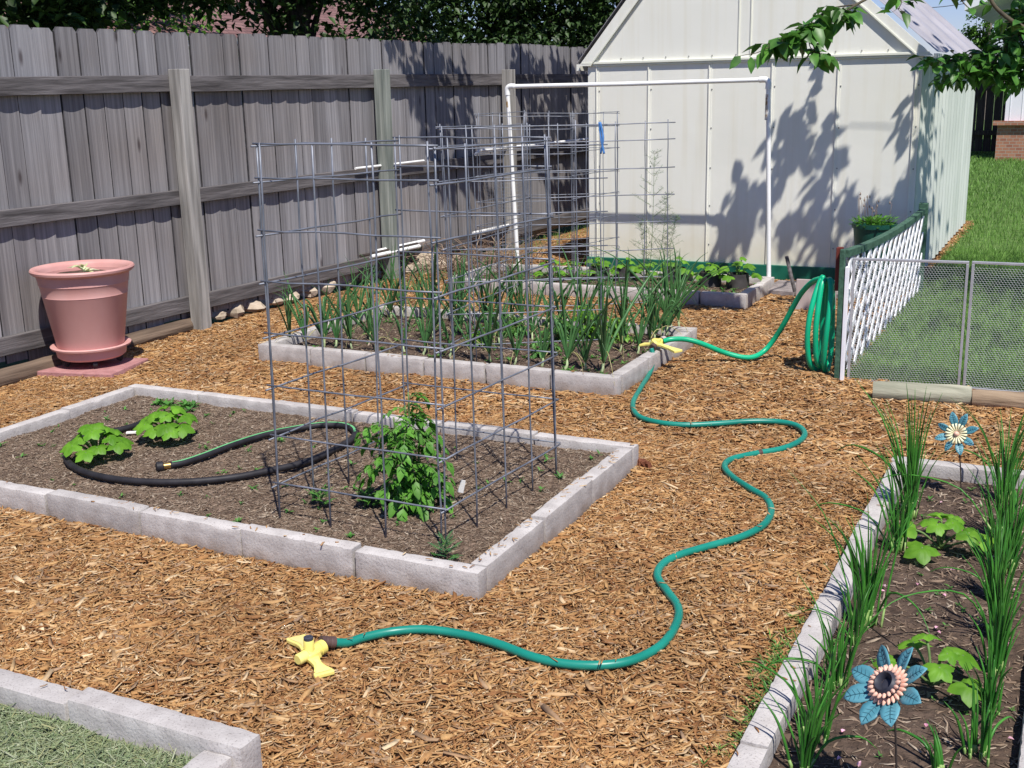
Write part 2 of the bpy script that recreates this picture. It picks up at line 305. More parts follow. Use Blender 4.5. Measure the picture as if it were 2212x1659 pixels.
# ------------------------------------------------------------------ ground
def hm(x,y):
    return .012*noise.noise(Vector((x*2.1,y*2.1,.3)))+.008*noise.noise(Vector((x*6,y*6,4.3)))
def sheet(name,x0,x1,y0,y1,step,z,mat,parent=None,hf=None,inside=None):
    nx=max(1,int((x1-x0)/step)); ny=max(1,int((y1-y0)/step)); b=MB()
    xs=[x0+(x1-x0)*i/nx for i in range(nx+1)]; ys=[y0+(y1-y0)*j/ny for j in range(ny+1)]
    vs=[(x,y,z+(hf(x,y) if hf else 0)) for y in ys for x in xs]
    fs=[]
    for j in range(ny):
        for i in range(nx):
            if inside and not inside((xs[i]+xs[i+1])/2,(ys[j]+ys[j+1])/2): continue
            a=j*(nx+1)+i; fs.append((a,a+1,a+nx+2,a+nx+1))
    b.add(vs,fs); return b.build(name,mat,parent,smooth=True)
g=sheet('ground',-150,150,-60,260,30,-.035,M['ground']); g['kind']='structure'
BEDS={'near':(-4.20,-1.525,2.82,4.22),'mid':(-4.20,-1.985,5.18,6.50),'far':(-4.32,-2.0,7.64,8.46),'clip':(-3.9,-1.536,.4,1.81),'right':(-.575,.05,.9,4.44)}
def in_lawn(x,y): return (x>-1.06 and y>5.98) or (y>13.3 and x>-3.4)
def in_shed(x,y): return -3.68<x<-1.12 and 8.93<y<13
def in_bed(x,y,m=0.03):
    for a,b,c,d in BEDS.values():
        if a+m<x<b-m and c+m<y<d-m: return True
    return False
mu=sheet('mulch_path',-5.3,2.2,.3,19,.09,-.004,M['mulchbase'],hf=hm,inside=lambda x,y: not in_lawn(x,y) and not in_bed(x,y,.04) and x>fenceX(y)-.05)
mu['kind']='structure'
lw=sheet('lawn',-1.06,9,5.98,40,.25,-.012,M['grassbase'],hf=lambda x,y:.012*noise.noise(Vector((x*2,y*2,1)))); lw['kind']='structure'
lw=sheet('lawn',-3.4,-1.062,13.3,40,.25,-.012,M['grassbase'],hf=lambda x,y:.012*noise.noise(Vector((x*2,y*2,1)))); lw['kind']='structure'
nprng=np.random.default_rng(5)
def chips(name,P,Ln,Wd,Th,yaw,pit,rol,mat,parent=None,bend=None):
    n=len(P); o=np.array(ORG.get(parent.name,Vector()) if parent else (0,0,0))
    # 3 stations along the length, 4 corners each -> bent splinter
    st=np.array([-.5,0.05,.5]); w=np.stack([nprng.uniform(.25,1,n),np.ones(n),nprng.uniform(.1,.9,n)],1)
    bend=nprng.normal(0,.06,n) if bend is None else bend; lat=nprng.normal(0,.05,n)
    V=np.zeros((n,3,4,3)); 
    for i in range(3):
        cx=st[i]*Ln; cz=(0 if i==1 else 1)*bend*Ln; cyy=(0 if i==1 else 1)*lat*Ln
        for k,(a,b_) in enumerate(((-1,-1),(1,-1),(1,1),(-1,1))):
            V[:,i,k,0]=cx; V[:,i,k,1]=cyy+a*Wd*.5*w[:,i]; V[:,i,k,2]=cz+b_*Th*.5
    V=V.reshape(n,12,3)
    cr,sr=np.cos(rol),np.sin(rol); y=V[:,:,1]*cr[:,None]-V[:,:,2]*sr[:,None]; z=V[:,:,1]*sr[:,None]+V[:,:,2]*cr[:,None]; x=V[:,:,0]
    cp,sp=np.cos(pit),np.sin(pit); x2=x*cp[:,None]-z*sp[:,None]; z2=x*sp[:,None]+z*cp[:,None]
    cy,sy=np.cos(yaw),np.sin(yaw); X=x2*cy[:,None]-y*sy[:,None]; Y=x2*sy[:,None]+y*cy[:,None]
    V=np.stack([X,Y,z2],-1)+P[:,None,:]-o
    q=np.array([(0,1,5,4),(1,2,6,5),(2,3,7,6),(3,0,4,7),(4,5,9,8),(5,6,10,9),(6,7,11,10),(7,4,8,11),(3,2,1,0),(8,9,10,11)])
    Fc=(np.arange(n)[:,None,None]*12+q[None]).reshape(-1)
    me=bpy.data.meshes.new(name); me.vertices.add(n*12); me.vertices.foreach_set('co',V.astype(np.float32).reshape(-1))
    nf=n*10; me.loops.add(nf*4); me.loops.foreach_set('vertex_index',Fc.astype(np.int32)); me.polygons.add(nf)
    me.polygons.foreach_set('loop_start',np.arange(nf,dtype=np.int32)*4); me.polygons.foreach_set('loop_total',np.full(nf,4,dtype=np.int32))
    me.materials.append(mat); me.update(calc_edges=True); me.validate()
    ob=bpy.data.objects.new(name,me); C.objects.link(ob)
    if parent: ob.parent=parent
    ob['kind']='stuff'; ORG[ob.name]=ORG.get(parent.name,Vector()) if parent else Vector(); return ob
def mulch_points(n,y0,y1,pw):
    out=[]
    while len(out)<n:
        # denser near the camera; only where the view (with some margin) looks
        t=rnd.random(); y=(y0**pw+(y1**pw-y0**pw)*t)**(1/pw)
        x=rnd.uniform(-1.02*y-1.35,.25*y+.4)
        if x<fenceX(y)+.06 or x>2 or in_lawn(x-.02,y+.04) or in_bed(x,y,.0) or in_shed(x,y): continue
        out.append((x,y))
    return np.array(out)
def mulch_layer(name,n,y0,y1,pw,smin,smax,wf,z0,z1,tilt):
    P2=mulch_points(n,y0,y1,pw); n=len(P2)
    hz=np.array([hm(a,b) for a,b in P2]); P=np.concatenate([P2,(hz+nprng.uniform(z0,z1,n))[:,None]],1)
    Ln=smin+(smax-smin)*nprng.random(n)**2.2; Wd=np.clip(Ln*nprng.uniform(.06,.24,n)*wf,.0016,.014)
    big=nprng.random(n)<.012; Wd[big]=nprng.uniform(.010,.020,big.sum()); Ln[big]*=1.15
    return chips(name,P,Ln,Wd,nprng.uniform(.0012,.004,n),nprng.uniform(0,2*np.pi,n),nprng.normal(0,tilt,n),nprng.normal(0,.5,n),M['chips'])
mulch_layer('wood_mulch',200000,1.2,4.6,1.3,.012,.054,.74,.0,.010,.11)
mulch_layer('wood_mulch',420,1.4,5.5,1.3,.05,.12,.9,.008,.014,.10)
mulch_layer('wood_mulch',5200,1.2,3.6,1.3,.03,.078,1.3,.006,.012,.10)
mulch_layer('wood_mulch',105000,4.4,11.5,1.2,.02,.075,1.05,.0,.010,.12)
mulch_layer('wood_mulch',7000,11.2,19,1.2,.04,.11,1.5,.0,.014,.2)
# ------------------------------------------------------------------ raised beds
def stone_block(t,c,d,rz=0,seed=0):
    # a cast block: gridded box with worn edges and small chips out of them
    c=Vector(c); step=.016; m=MB(); hx,hy,hz=d[0]/2,d[1]/2,d[2]/2; M3=Matrix.Rotation(rz,3,'Z'); so_=Vector((seed*5.3,seed*1.7,seed*.9))
    def warp(p):
        w_=c+p; n1=noise.noise(w_*9+so_); n2=noise.noise(w_*38+so_); n3=noise.noise(w_*90+so_)
        ex=[abs(p.x)/hx>.999,abs(p.y)/hy>.999,abs(p.z)/hz>.999]; e=sum(ex); r_=.0025+.003*max(0,n2)
        if e>=2: p=Vector((p.x-(math.copysign(r_,p.x) if ex[0] else 0),p.y-(math.copysign(r_,p.y) if ex[1] else 0),p.z-(math.copysign(r_,p.z) if ex[2] else 0)))
        if e>=2 and n1>.28: p*=Vector((1,1,1)).length/1.7320508; p=Vector((p.x,p.y,p.z-math.copysign(.004*(n1-.28)*4,p.z)))
        return c+M3@(p+Vector((n2,n3,n1))*.0012)
    for ax in range(3):
        u,v=[(1,2),(2,0),(0,1)][ax]; H_=[hx,hy,hz]; nu=max(2,round(2*H_[u]/step)); nv=max(2,round(2*H_[v]/step))
        for sg in (1,-1):
            if ax==2 and sg<0: continue
            vs=[]
            for j in range(nv+1):
                for i in range(nu+1):
                    q=[0,0,0]; q[ax]=sg*H_[ax]; q[u]=-H_[u]+2*H_[u]*i/nu; q[v]=-H_[v]+2*H_[v]*j/nv; vs.append(warp(Vector(q)))
            f=[]
            for j in range(nv):
                for i in range(nu):
                    a_=j*(nu+1)+i; qd=(a_,a_+1,a_+nu+2,a_+nu+1); f.append(qd if sg>0 else qd[::-1])
            m.add(vs,f)
    # weld the shared edges so that the block is one closed piece
    idx={};vm=[];nv_=[]
    for p in m.v:
        k=(round(p[0]*5e4),round(p[1]*5e4),round(p[2]*5e4))
        if k not in idx: idx[k]=len(nv_); nv_.append(p)
        vm.append(idx[k])
    m.v=nv_; m.f=[tuple(vm[i] for i in f) for f in m.f]
    return m.build('concrete_block',M['concrete'],t,True,42)
def rect_blocks(t,rect,z=.1,w=.065,L=.40,sides='FBLR',h=.12,seed=1,gap=.004,zj=.004,split=None):
    """each concrete block is a part; rows run along the four sides"""
    r=random.Random(seed); a,b,c,d=rect
    def row(p0,p1,axis):
        n=max(1,round((p1-p0)/L)); u=p0
        cuts=[p0+(p1-p0)*i/n for i in range(n+1)]; return [(cuts[i],cuts[i+1]) for i in range(n)]
    def blk(x0,x1,y0,y1):
        zj_=r.uniform(-zj,zj); j=r.uniform(-.003,.003); k=r.uniform(-.003,.003); th=r.uniform(-.006,.006)
        stone_block(t,((x0+x1)/2+j,(y0+y1)/2+k,z-h/2+zj_),(x1-x0-gap,y1-y0-gap,h),th,r.uniform(0,9))
    if 'F' in sides: [blk(u,v,c,c+w) for u,v in row(a,b,'x')]
    if 'B' in sides: [blk(u,v,d-w,d) for u,v in row(a,b,'x')]
    if 'L' in sides: [blk(a,a+w,u,v) for u,v in row(c+w,d-w,'y')]
    if 'R' in sides: [blk(b-w,b,u,v) for u,v in row(c+w,d-w,'y')]
def soilh(s,amp): return lambda x,y: amp*noise.noise(Vector((x*3,y*3,s)))+amp*.6*noise.noise(Vector((x*11,y*11,s)))+amp*.3*noise.noise(Vector((x*34,y*34,s)))
def litter(t,rect,n,z,hf,smin,smax,mat='litter',name='straw_litter',tilt=.2,wf=1.0,th=.0012):
    a,b,c,d=rect; X=nprng.uniform(a,b,n); Y=nprng.uniform(c,d,n); Z=np.array([z+hf(x,y) for x,y in zip(X,Y)])+nprng.uniform(0,.004,n)
    Ln=smin+(smax-smin)*nprng.random(n)**2.5
    return chips(name,np.stack([X,Y,Z],1),Ln,np.clip(Ln*nprng.uniform(.05,.22,n)*wf,.0010,.012),np.full(n,th),nprng.uniform(0,6.28,n),nprng.normal(0,tilt,n),nprng.normal(0,.4,n),M[mat],parent=t)
def bed(key,label,z_soil,soil,nlit,smin,smax,**k):
    a,b,c,d=BEDS[key]; t=thing('raised_bed',label,'raised bed',((a+b)/2,(c+d)/2,0),'concrete block raised beds')
    rect_blocks(t,BEDS[key],**k); w=k.get('w',.065); hf=soilh(a*3+c,.010)
    sheet('soil',a+w*.8,b-w*.8,c+w*.8,d-w*.8,.02,z_soil,M[soil],t,hf)
    litter(t,(a+w,b-w,c+w,d-w),nlit,z_soil,hf,smin,smax)
    return t,hf
bed1,hf1=bed('near','large raised bed holding the tomato plant in a wire cage and black hose','mm' and .055,'soil',62000,.005,.036,L=.445,seed=3)
bed2,hf2=bed('mid','raised bed crowded with onions beside the pale plastic pipe frame',.05,'soil_dark',9000,.008,.05,L=.37,w=.075,seed=5,zj=.003,gap=.006)
bed3,hf3=bed('far','small raised bed of squash plants at the foot of the shed',.05,'soil_dark',3500,.01,.05,L=.33,w=.07,seed=8,gap=.008)
bed5,hf5=bed('right','narrow raised bed at right edge with chive rows and metal flowers',.045,'soil_dark',6000,.006,.05,L=.42,w=.07,seed=11,zj=.002)
# compost bed in the near left corner, filled with clippings
a,b,c,d=BEDS['clip']; bed4=thing('raised_bed','raised bed corner heaped with dried green grass clippings at lower left','raised bed',((a+b)/2,(c+d)/2,0),'concrete block raised beds')
for (x0,x1,dz) in ((-3.9,-3.08,0),(-3.07,-2.065,-.004),(-2.06,-1.536,.012)):
    stone_block(bed4,((x0+x1)/2,1.775,.045+dz/2),(x1-x0-.004,.072,.13+dz),0,x0)
for (y0,y1) in ((.4,1.05),(1.055,1.737)):
    stone_block(bed4,(-1.60,(y0+y1)/2,.04),(.078,y1-y0,.12),0,y0)
hf4=lambda x,y:.02*noise.noise(Vector((x*4,y*4,9)))
sheet('clippings_heap',-3.9,-1.63,.4,1.745,.03,.045,M['clipbase'],bed4,hf4)
litter(bed4,(-3.1,-1.64,.9,1.742),60000,.052,hf4,.025,.095,'clip','grass_clippings',.3,.24,.0008)
# ------------------------------------------------------------------ fence
def seg_box(mb,p,q,w,h):        # beam from p to q, width w across (x), height h
    p=Vector(p); q=Vector(q); d=(q-p); L=d.length; d.normalize(); s=d.cross(Vector((0,0,1))).normalized(); u=s.cross(d)
    vs=[]
    for e in (p,q):
        for i,j in((-1,-1),(1,-1),(1,1),(-1,1)): vs.append(e+s*i*w/2+u*j*h/2)
    mb.add(vs,[(3,2,1,0),(4,5,6,7),(0,1,5,4),(1,2,6,5),(2,3,7,6),(3,0,4,7)])
fence=thing('wooden_fence','tall weathered grey board fence with posts and three rails','fence',(-5.2,5.9,0))
EDG=[]; bd=MB(); y=2.2
while y<19:
    w=rnd.uniform(.136,.144); x=fenceX(y+w/2)-.03+rnd.uniform(-.005,.005); zt=1.88+rnd.uniform(-.007,.007)+.006*math.sin(y*2); zb=.06+rnd.uniform(-.02,.02)
    tw=rnd.uniform(-.003,.003); cup=rnd.uniform(.002,.008); n=6; th=.016; lean=rnd.uniform(-.003,.003)
    vs=[]
    ear=.024
    for k,(zz) in enumerate((zb,zt-ear,zt)):
        for side in (0,1):
            for i in range(n+1):
                u=i/n*2-1; yy=y+w/2+u*w/2+lean*zz
                if k==2: yy=y+w/2+u*(w/2-.022)+lean*zz
                xx=x+cup*u*u+tw*u+(th/2 if side==0 else -th/2)+.0705*(u*w/2)
                vs.append((xx,yy,zz))
    f=[];q=n+1
    for k in range(2):
        o=k*2*q; p=(k+1)*2*q
        for i in range(n): f.append((o+i,o+i+1,p+i+1,p+i)); f.append((o+q+i+1,o+q+i,p+q+i,p+q+i+1))
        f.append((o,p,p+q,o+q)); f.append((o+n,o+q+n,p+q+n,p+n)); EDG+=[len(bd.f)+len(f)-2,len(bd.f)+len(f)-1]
    o=4*q
    for i in range(n): f.append((o+i,o+i+1,o+q+i+1,o+q+i)); f.append((i+1,i,q+i,q+i+1))
    bd.add(vs,f); y+=w+rnd.uniform(.004,.008)
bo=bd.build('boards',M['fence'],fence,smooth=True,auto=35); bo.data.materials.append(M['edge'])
for i in EDG: bo.data.polygons[i].material_index=1  # board sides carry the painted gap shade
def postY(px):
    lo,hi=2.0,20.0
    for _ in range(40):
        q=(lo+hi)/2
        if PX((fenceX(q)+.07,q,.8))[0]<px: lo=q
        else: hi=q
    return lo
posts=[3.5,postY(413),postY(836),postY(1103),12.1,14.2,16.3]
RZ=(1.56,.86,.165); RH=(.10,.092,.10)
for z,h in zip(RZ,RH):
    ys=[2.2]+[p for p in posts]+[18.9]
    for a_,b_ in zip(ys[:-1],ys[1:]):
        m=MB(); dz=rnd.uniform(-.006,.006); seg_box(m,(fenceX(a_)+.004,a_+.002,z+dz),(fenceX(b_)+.004,b_-.002,z+rnd.uniform(-.006,.006)),.038,h); bevel(m.build('rail',M['rail'],fence),.003)
for i,p in enumerate(posts):
    m=MB(); m.box((fenceX(p)+.068,p,.80),(.088,.098,1.70),Matrix.Rotation(.07*-1,3,'Z')); bevel(m.build('post',M['post_green'] if i==2 else M['post'],fence),.003)
# ------------------------------------------------------------------ shed
SX0,SX1,SY0,SY1,EZ=-3.68,-1.12,8.93,12.9,1.665
shed=thing('garden_shed','cream metal garden shed with steep gable and green skirt','shed',((SX0+SX1)/2,SY0,0))
xm=(SX0+SX1)/2; PX0,PK=-2.60,EZ+1.30
m=MB(); m.prism([(SX0,.11),(SX1,.11),(SX1,EZ),(SX0,EZ)],'y',SY0,SY0+.03); m.build('front_wall',M['shed'],shed)
m=MB(); m.prism([(SX0,EZ+.002),(SX1,EZ+.002),(PX0+.06,PK-.05),(PX0-.06,PK-.05)],'y',SY0-.004,SY0+.026); m.build('gable',M['shed'],shed)
m=MB(); m.prism([(SX0,.11),(SX1,.11),(SX1,EZ),(SX0,EZ)],'y',SY1-.03,SY1); m.build('rear_wall',M['shed'],shed)
m=MB(); m.box((xm,SY0-.006,.055),(SX1-SX0+.02,.05,.112)); bevel(m.build('skirt',M['skirt'],shed),.004)
m=MB(); m.box((xm-.002,SY0-.012,EZ),(SX1-SX0+.09,.03,.02)); m.box((xm,SY0-.010,EZ-.018),(SX1-SX0,.014,.014)); bevel(m.build('eave_trim',M['shedtrim'],shed),.003)
for px in (1290,1400,1529,1662,1802,1967):
    x=AY(px,350,SY0).x; m=MB(); m.box((x,SY0-.005,(EZ+.10)/2),(.008,.014,EZ-.13)); m.box((x+.010,SY0-.0018,(EZ+.10)/2),(.02,.004,EZ-.14)); bevel(m.build('seam',M['shed'],shed),.001)
for px in (1597,1623):
    x=AY(px,60,SY0).x; m=MB(); m.box((x,SY0-.008,EZ+.5),(.008,.008,.97)); m.build('seam',M['shedtrim'],shed)
def screw(x,y,z):
    m=MB(); m.lathe([(0.0055,0),(.005,.004),(.002,.007)],8,(x,y,z),Matrix.Rotation(R(90),3,'X'),cap=True); m.build('screw',M['screw'],shed)
for px in (1290,1400,1529,1662,1802,1967):
    x=AY(px,350,SY0).x+.022
    for z in (.25,.55,.85,1.15,1.45): screw(x,SY0-.002,z+rnd.uniform(-.01,.01))
for i in range(14): screw(SX0+.1+i*.185,SY0-.006,EZ+.03)
# rake trim on both slopes
for sgn,x0 in ((1,SX0),(-1,SX1)):
    sl=(PK-EZ)/abs(PX0-x0); m=MB()
    e0=(x0-sgn*.07,EZ-.02); t1=(PX0,EZ-.02+sl*(abs(PX0-x0)+.07))
    wdt=.10
    pts=[e0,(e0[0]+sgn*wdt*1.0,e0[1]),(t1[0],t1[1]-wdt*sl),(t1[0],t1[1])]
    m.prism(pts if sgn>0 else pts[::-1],'y',SY0-.026,SY0-.006); m.build('rake_trim',M['shed'],shed)
    m=MB(); seg_box(m,(pts[1][0],SY0-.029,pts[1][1]),(pts[2][0],SY0-.029,pts[2][1]),.010,.010); m.build('rake_bead',M['shedtrim'],shed)
# corrugated side walls and roof (ribbed sheets)
def ribbed(name,mat,p0,du,dv,nu,amp,parent,nrm,thk=.002,pitch_shape=(0,0,.35,1,1,.35)):
    """sheet spanned by du (ribs repeat along it) and dv"""
    p0=Vector(p0);du=Vector(du);dv=Vector(dv);nrm=Vector(nrm); vs=[]; k=len(pitch_shape); n=nu*k
    for i in range(n+1):
        h=pitch_shape[i%k]*amp
        for e in (0,1):
            vs.append(p0+du*(i/n)+dv*e+nrm*h)
    m=MB(); m.add(vs,[(2*i,2*i+2,2*i+3,2*i+1) for i in range(n)])
    o=m.build(name,mat,parent); s_=o.modifiers.new('thick','SOLIDIFY'); s_.thickness=thk; return o
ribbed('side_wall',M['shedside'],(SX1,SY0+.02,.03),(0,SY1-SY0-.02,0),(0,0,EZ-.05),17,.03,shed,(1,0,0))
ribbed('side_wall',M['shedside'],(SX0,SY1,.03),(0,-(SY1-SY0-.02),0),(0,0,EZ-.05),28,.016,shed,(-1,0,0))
for sgn,x0 in ((1,SX0),(-1,SX1)):
    sl=(PK-EZ)/abs(PX0-x0); e=Vector((x0-sgn*.085,SY0+.0,EZ+.0)); top=Vector((PX0,SY0+.0,EZ+.0+sl*(abs(PX0-x0)+.085))); nr=Vector((-sgn*sl,0,1)).normalized()
    ribbed('roof_panel',M['roof'],e+nr*.012,(0,SY1-SY0+.05,0),top-e,4,.03,shed,nr,.003,(0,0,0,0,0,0,0,0,.9,1,1,.9))
    m=MB(); e2=e+Vector((0,0,-.03)); seg_box(m,e2,e2+Vector((0,SY1-SY0+.05,0)),.03,.05); m.build('eave_strip',M['shed'],shed)
# ------------------------------------------------------------------ pipe frame in front of the shed
YP=8.46
pf=thing('pipe_frame','tall white plastic pipe frame arching over the far raised bed','pipe frame',(-3.1,YP,0))
TL=AY(1096,187,YP); TR=AY(1660,172,YP); BL=G(1120,602,.03); BL=Vector((AY(1120,602,YP).x,YP,.02)); BR=Vector((AY(1661,612,YP).x,YP,.02))
r=.0165
m=MB(); m.tube([BL,TL+Vector((0,0,-.03))],r,16); m.build('upright',M['pvc'],pf,True,40)
m=MB(); m.tube([BR,TR+Vector((0,0,-.03))],r,16); m.build('upright',M['pvc'],pf,True,40)
m=MB(); m.tube([TL+Vector((.03,0,0)),(TL+TR)/2+Vector((0,0,-.004)),TR+Vector((-.03,0,0))],r,16); m.build('crossbar',M['pvc'],pf,True,40)
for P,s in ((TL,1),(TR,-1)):
    m=MB(); m.tube(spline([P+Vector((s*.065,0,0)),P+Vector((s*.02,0,.0)),P+Vector((0,0,-.02)),P+Vector((0,0,-.065))],5),.0215,16); m.build('elbow',M['pvc'],pf,True,40)
m=MB(); m.tube([TR+Vector((0,0,-.10)),TR+Vector((-.001,0,-.28))],.0172,16); m.build('stained_sleeve',M['pvcdirt'],pf,True,40)
m=MB(); m.tube([TL+Vector((0,0,-.09)),TL+Vector((.004,0,-.16))],.0172,16); m.build('stained_sleeve',M['pvcdirt'],pf,True,40)
# ------------------------------------------------------------------ loose pipes stored on the fence rails
def loose(name,label,a_,b_,r=.013,elbow=None,mat='pvc',off=.05,grp='loose white pipes stored on the fence rails'):
    A=onfence(*a_,off=off); B=onfence(*b_,off=off); ref=.908+r if A.z>.6 else (.217+r if a_[1]>525 or a_[0]>1000 else .217+3*r)
    if not elbow: A.z=ref; B.z=ref
    m=MB(); pts=[A,B]
    if elbow: pts=spline([onfence(*elbow,off=off+.05),A+(B-A).normalized()*-.03,A,A+(B-A)*.3,B],6)
    m.tube(pts,r,12); return tag(m.build(name,M[mat],None,True,40),label,'pipe',grp)
loose('plastic_pipe','short white pipe lying on the middle rail left of the second post',(767,350),(915,340),.010)
loose('plastic_pipe','long white pipe with bent end on the middle rail behind the frame',(1040,325),(1275,300),.0145,elbow=(1027,333))
loose('plastic_pipe','upper white pipe stacked on the bottom rail behind the second post',(812,521),(915,500),.014,off=.06)
loose('plastic_pipe','lower white pipe stacked on the bottom rail behind the second post',(800,530),(905,509),.016,off=.10)
loose('plastic_pipe','white pipe resting low against the fence right of the stored stack',(1022,478),(1098,461),.015,off=.06)
loose('rusty_pipe','rusty pipe end sticking out from the stack on bottom rail',(776,520),(900,500),.012,mat='rod',off=.085)
# log edging and stones along the fence
def log(name,label,A,B,r,mat,grp=None,seed=0):
    A=Vector(A);B=Vector(B); n=14; m=MB(); pts=[A.lerp(B,i/n)+Vector((0,0,.004*noise.noise(Vector((i*.7,seed,0))))) for i in range(n+1)]
    rr=[r*(1+.07*noise.noise(Vector((i*.5,seed,3)))) for i in range(n+1)]; rr[0]*=.9; rr[-1]*=.9
    m.tube(pts,rr,18); o=m.build(name,M[mat],None,True,50); return tag(o,label,'log',grp)
lg='half buried log edging along the fence foot'
A=G(-60,835,.03);B=G(200,762,.03); log('edging_log','brown round log edging at the fence foot left of the big pot',(A.x+.02,A.y,.03),(B.x+.02,B.y-.1,.03),.055,'log',lg,1)
A=G(205,757,.03);B=G(432,693,.03); log('edging_log','brown round log edging at the fence foot right of the big pot',(A.x+.02,A.y-.05,.03),(B.x+.02,B.y,.025),.05,'log',lg,2)
A=G(1883,850,.03);B=G(2096,862,.03); log('edging_log','pale greenish timber log lying before the wire mesh panels',(A.x,A.y+.03,.035),(B.x,B.y+.03,.035),.052,'log2',None,3)
A=G(2098,864,.03);B=G(2320,878,.03); log('edging_log','tan cracked timber log continuing right of the greenish one',(A.x,A.y+.03,.03),(B.x,B.y+.03,.03),.045,'log3',None,4)
def rock(name,label,p,s,seed,grp,mat='stone'):
    b=MB(); n,k=10,7; vs=[]
    for j in range(k+1):
        ph=math.pi*j/k
        for i in range(n):
            th=2*math.pi*i/n; d=Vector((math.sin(ph)*math.cos(th),math.sin(ph)*math.sin(th),math.cos(ph)))
            q=1+.45*noise.noise(d*1.3+Vector((seed*3.1,0,0)))+.16*noise.noise(d*4+Vector((seed,0,0)))
            vs.append(Vector(p)+Vector((d.x*s[0]*q,d.y*s[1]*q,d.z*s[2]*q)))
    b.add(vs,[(j*n+i,j*n+(i+1)%n,(j+1)*n+(i+1)%n,(j+1)*n+i) for j in range(k) for i in range(n)])
    return tag(b.build(name,M[mat],None,True,28),label,'stone',grp)
RK=[(472,686,.055),(500,676,.10),(545,668,.08),(585,655,.075),(622,648,.08),(662,636,.075),(700,628,.09),(742,614,.08),(780,604,.085),(815,596,.07),(880,588,.08),(930,580,.16),(985,574,.09),(1030,566,.07)]
ords=['first','second','third','fourth','fifth','sixth','seventh','eighth','ninth','tenth','eleventh','twelfth','thirteenth','fourteenth','fifteenth','sixteenth']
for i,(x,y,s) in enumerate(RK):
    p=G(x,y,.02); lab='pale sandstone edging rock along the fence, %s counting from the first post'%ords[i]
    if i==11: lab='largest pinkish sandstone slab among the rocks along the fence'
    s*=1.2 if i!=11 else 1.1; rock('edging_stone',lab,(p.x,p.y,.03+s*.16),(s,s*.8,s*.5),i,'sandstone rocks edging the fence')
# ------------------------------------------------------------------ terracotta pot on wheels
pc=Vector((-4.966,4.685,0))
slab=MB(); slab.box((pc.x+.02,pc.y-.02,.012),(.46,.40,.04),Matrix.Rotation(R(14),3,'Z'),jit=.004); tag(bevel(slab.build('paving_slab',M['slab']),.006),'flat pink paving slab under the terracotta coloured pot','slab')
z0=.040
pot=thing('plant_pot','large terracotta coloured plastic pot standing on its wheeled saucer','plant pot',(pc.x,pc.y,z0+.05))
def lathe_part(name,prof,mat,par,c,seg=64,auto=35,M_=None,cap=False):
    m=MB(); m.lathe(prof,seg,c,M_,cap); return m.build(name,M[mat],par,True,auto)
zb=z0+.07; zt=.578
lathe_part('pot_body',[(.0,zb),(.168,zb),(.178,zb+.02),(.226,zb+.322),(.229,zb+.326),(.2275,zb+.332),(.236,zb+.385),(.240,zb+.39),(.239,zb+.396),(.246,zb+.43),(.247,zt-.02),(.232,zt-.03),(.226,zt-.09),(.0,zt-.10)],'terra',pot,(pc.x,pc.y,0))
lathe_part('rim',[(.232,zt-.03),(.262,zt-.022),(.274,zt-.012),(.277,zt),(.272,zt+.008),(.262,zt+.009),(.246,zt+.002),(.236,zt-.012),(.228,zt-.06)],'terra',pot,(pc.x,pc.y,0))
hp=lambda x,y:.012*noise.noise(Vector((x*20,y*20,2)))
m=MB(); vs=[(pc.x,pc.y,zt-.045)]; rings=8
for j in range(1,rings+1):
    for k in range(32):
        a_=2*math.pi*k/32; x=pc.x+.229*j/rings*math.cos(a_); y=pc.y+.229*j/rings*math.sin(a_); vs.append((x,y,zt-.045+hp(x,y)))
fs=[(0,1+k,1+(k+1)%32) for k in range(32)]
for j in range(rings-1):
    for k in range(32): fs.append((1+j*32+k,1+(j+1)*32+k,1+(j+1)*32+(k+1)%32,1+j*32+(k+1)%32))
m.add(vs,fs); m.build('soil',M['soil_dark'],pot,True)
sau=thing('pot_saucer','terracotta coloured saucer on black casters under the big pot','saucer',(pc.x,pc.y,z0))
lathe_part('dish',[(0,z0+.038),(.17,z0+.038),(.185,z0+.05),(.192,z0+.095),(.215,z0+.098),(.218,z0+.108),(.206,z0+.113),(.182,z0+.106),(.176,z0+.06),(.0,z0+.055)],'terra',sau,(pc.x,pc.y,0))
for k in range(5):
    a_=2*math.pi*k/5+2.9+R(10); x=pc.x+.15*math.cos(a_); y=pc.y+.15*math.sin(a_); m=MB(); Mx=Matrix.Rotation(a_,3,'Z')@Matrix.Rotation(R(90),3,'X')
    m.lathe([(0,-.014),(.017,-.012),(.02,-.008),(.02,.008),(.017,.012),(0,.014)],20,(x,y,z0+.021),Mx); m.build('caster',M['black'],sau,True,40)
# pale seedling / label in pot
pl=thing('seedling','small pale yellow seedling drooping in the terracotta coloured pot','seedling',(pc.x+.04,pc.y-.03,zt-.04))
m=MB(); 
for k in range(7):
    a_=k*.95; m.leaf((pc.x+.04,pc.y-.03,zt-.035+.008*k),(math.cos(a_),math.sin(a_),.5),(0,0,1),.085,.05,.2,.35)
M['pale']=leafm('pale_leaf',(.62,.66,.34),(.78,.80,.55),.3,.1); m.build('leaves',M['pale'],pl,True)
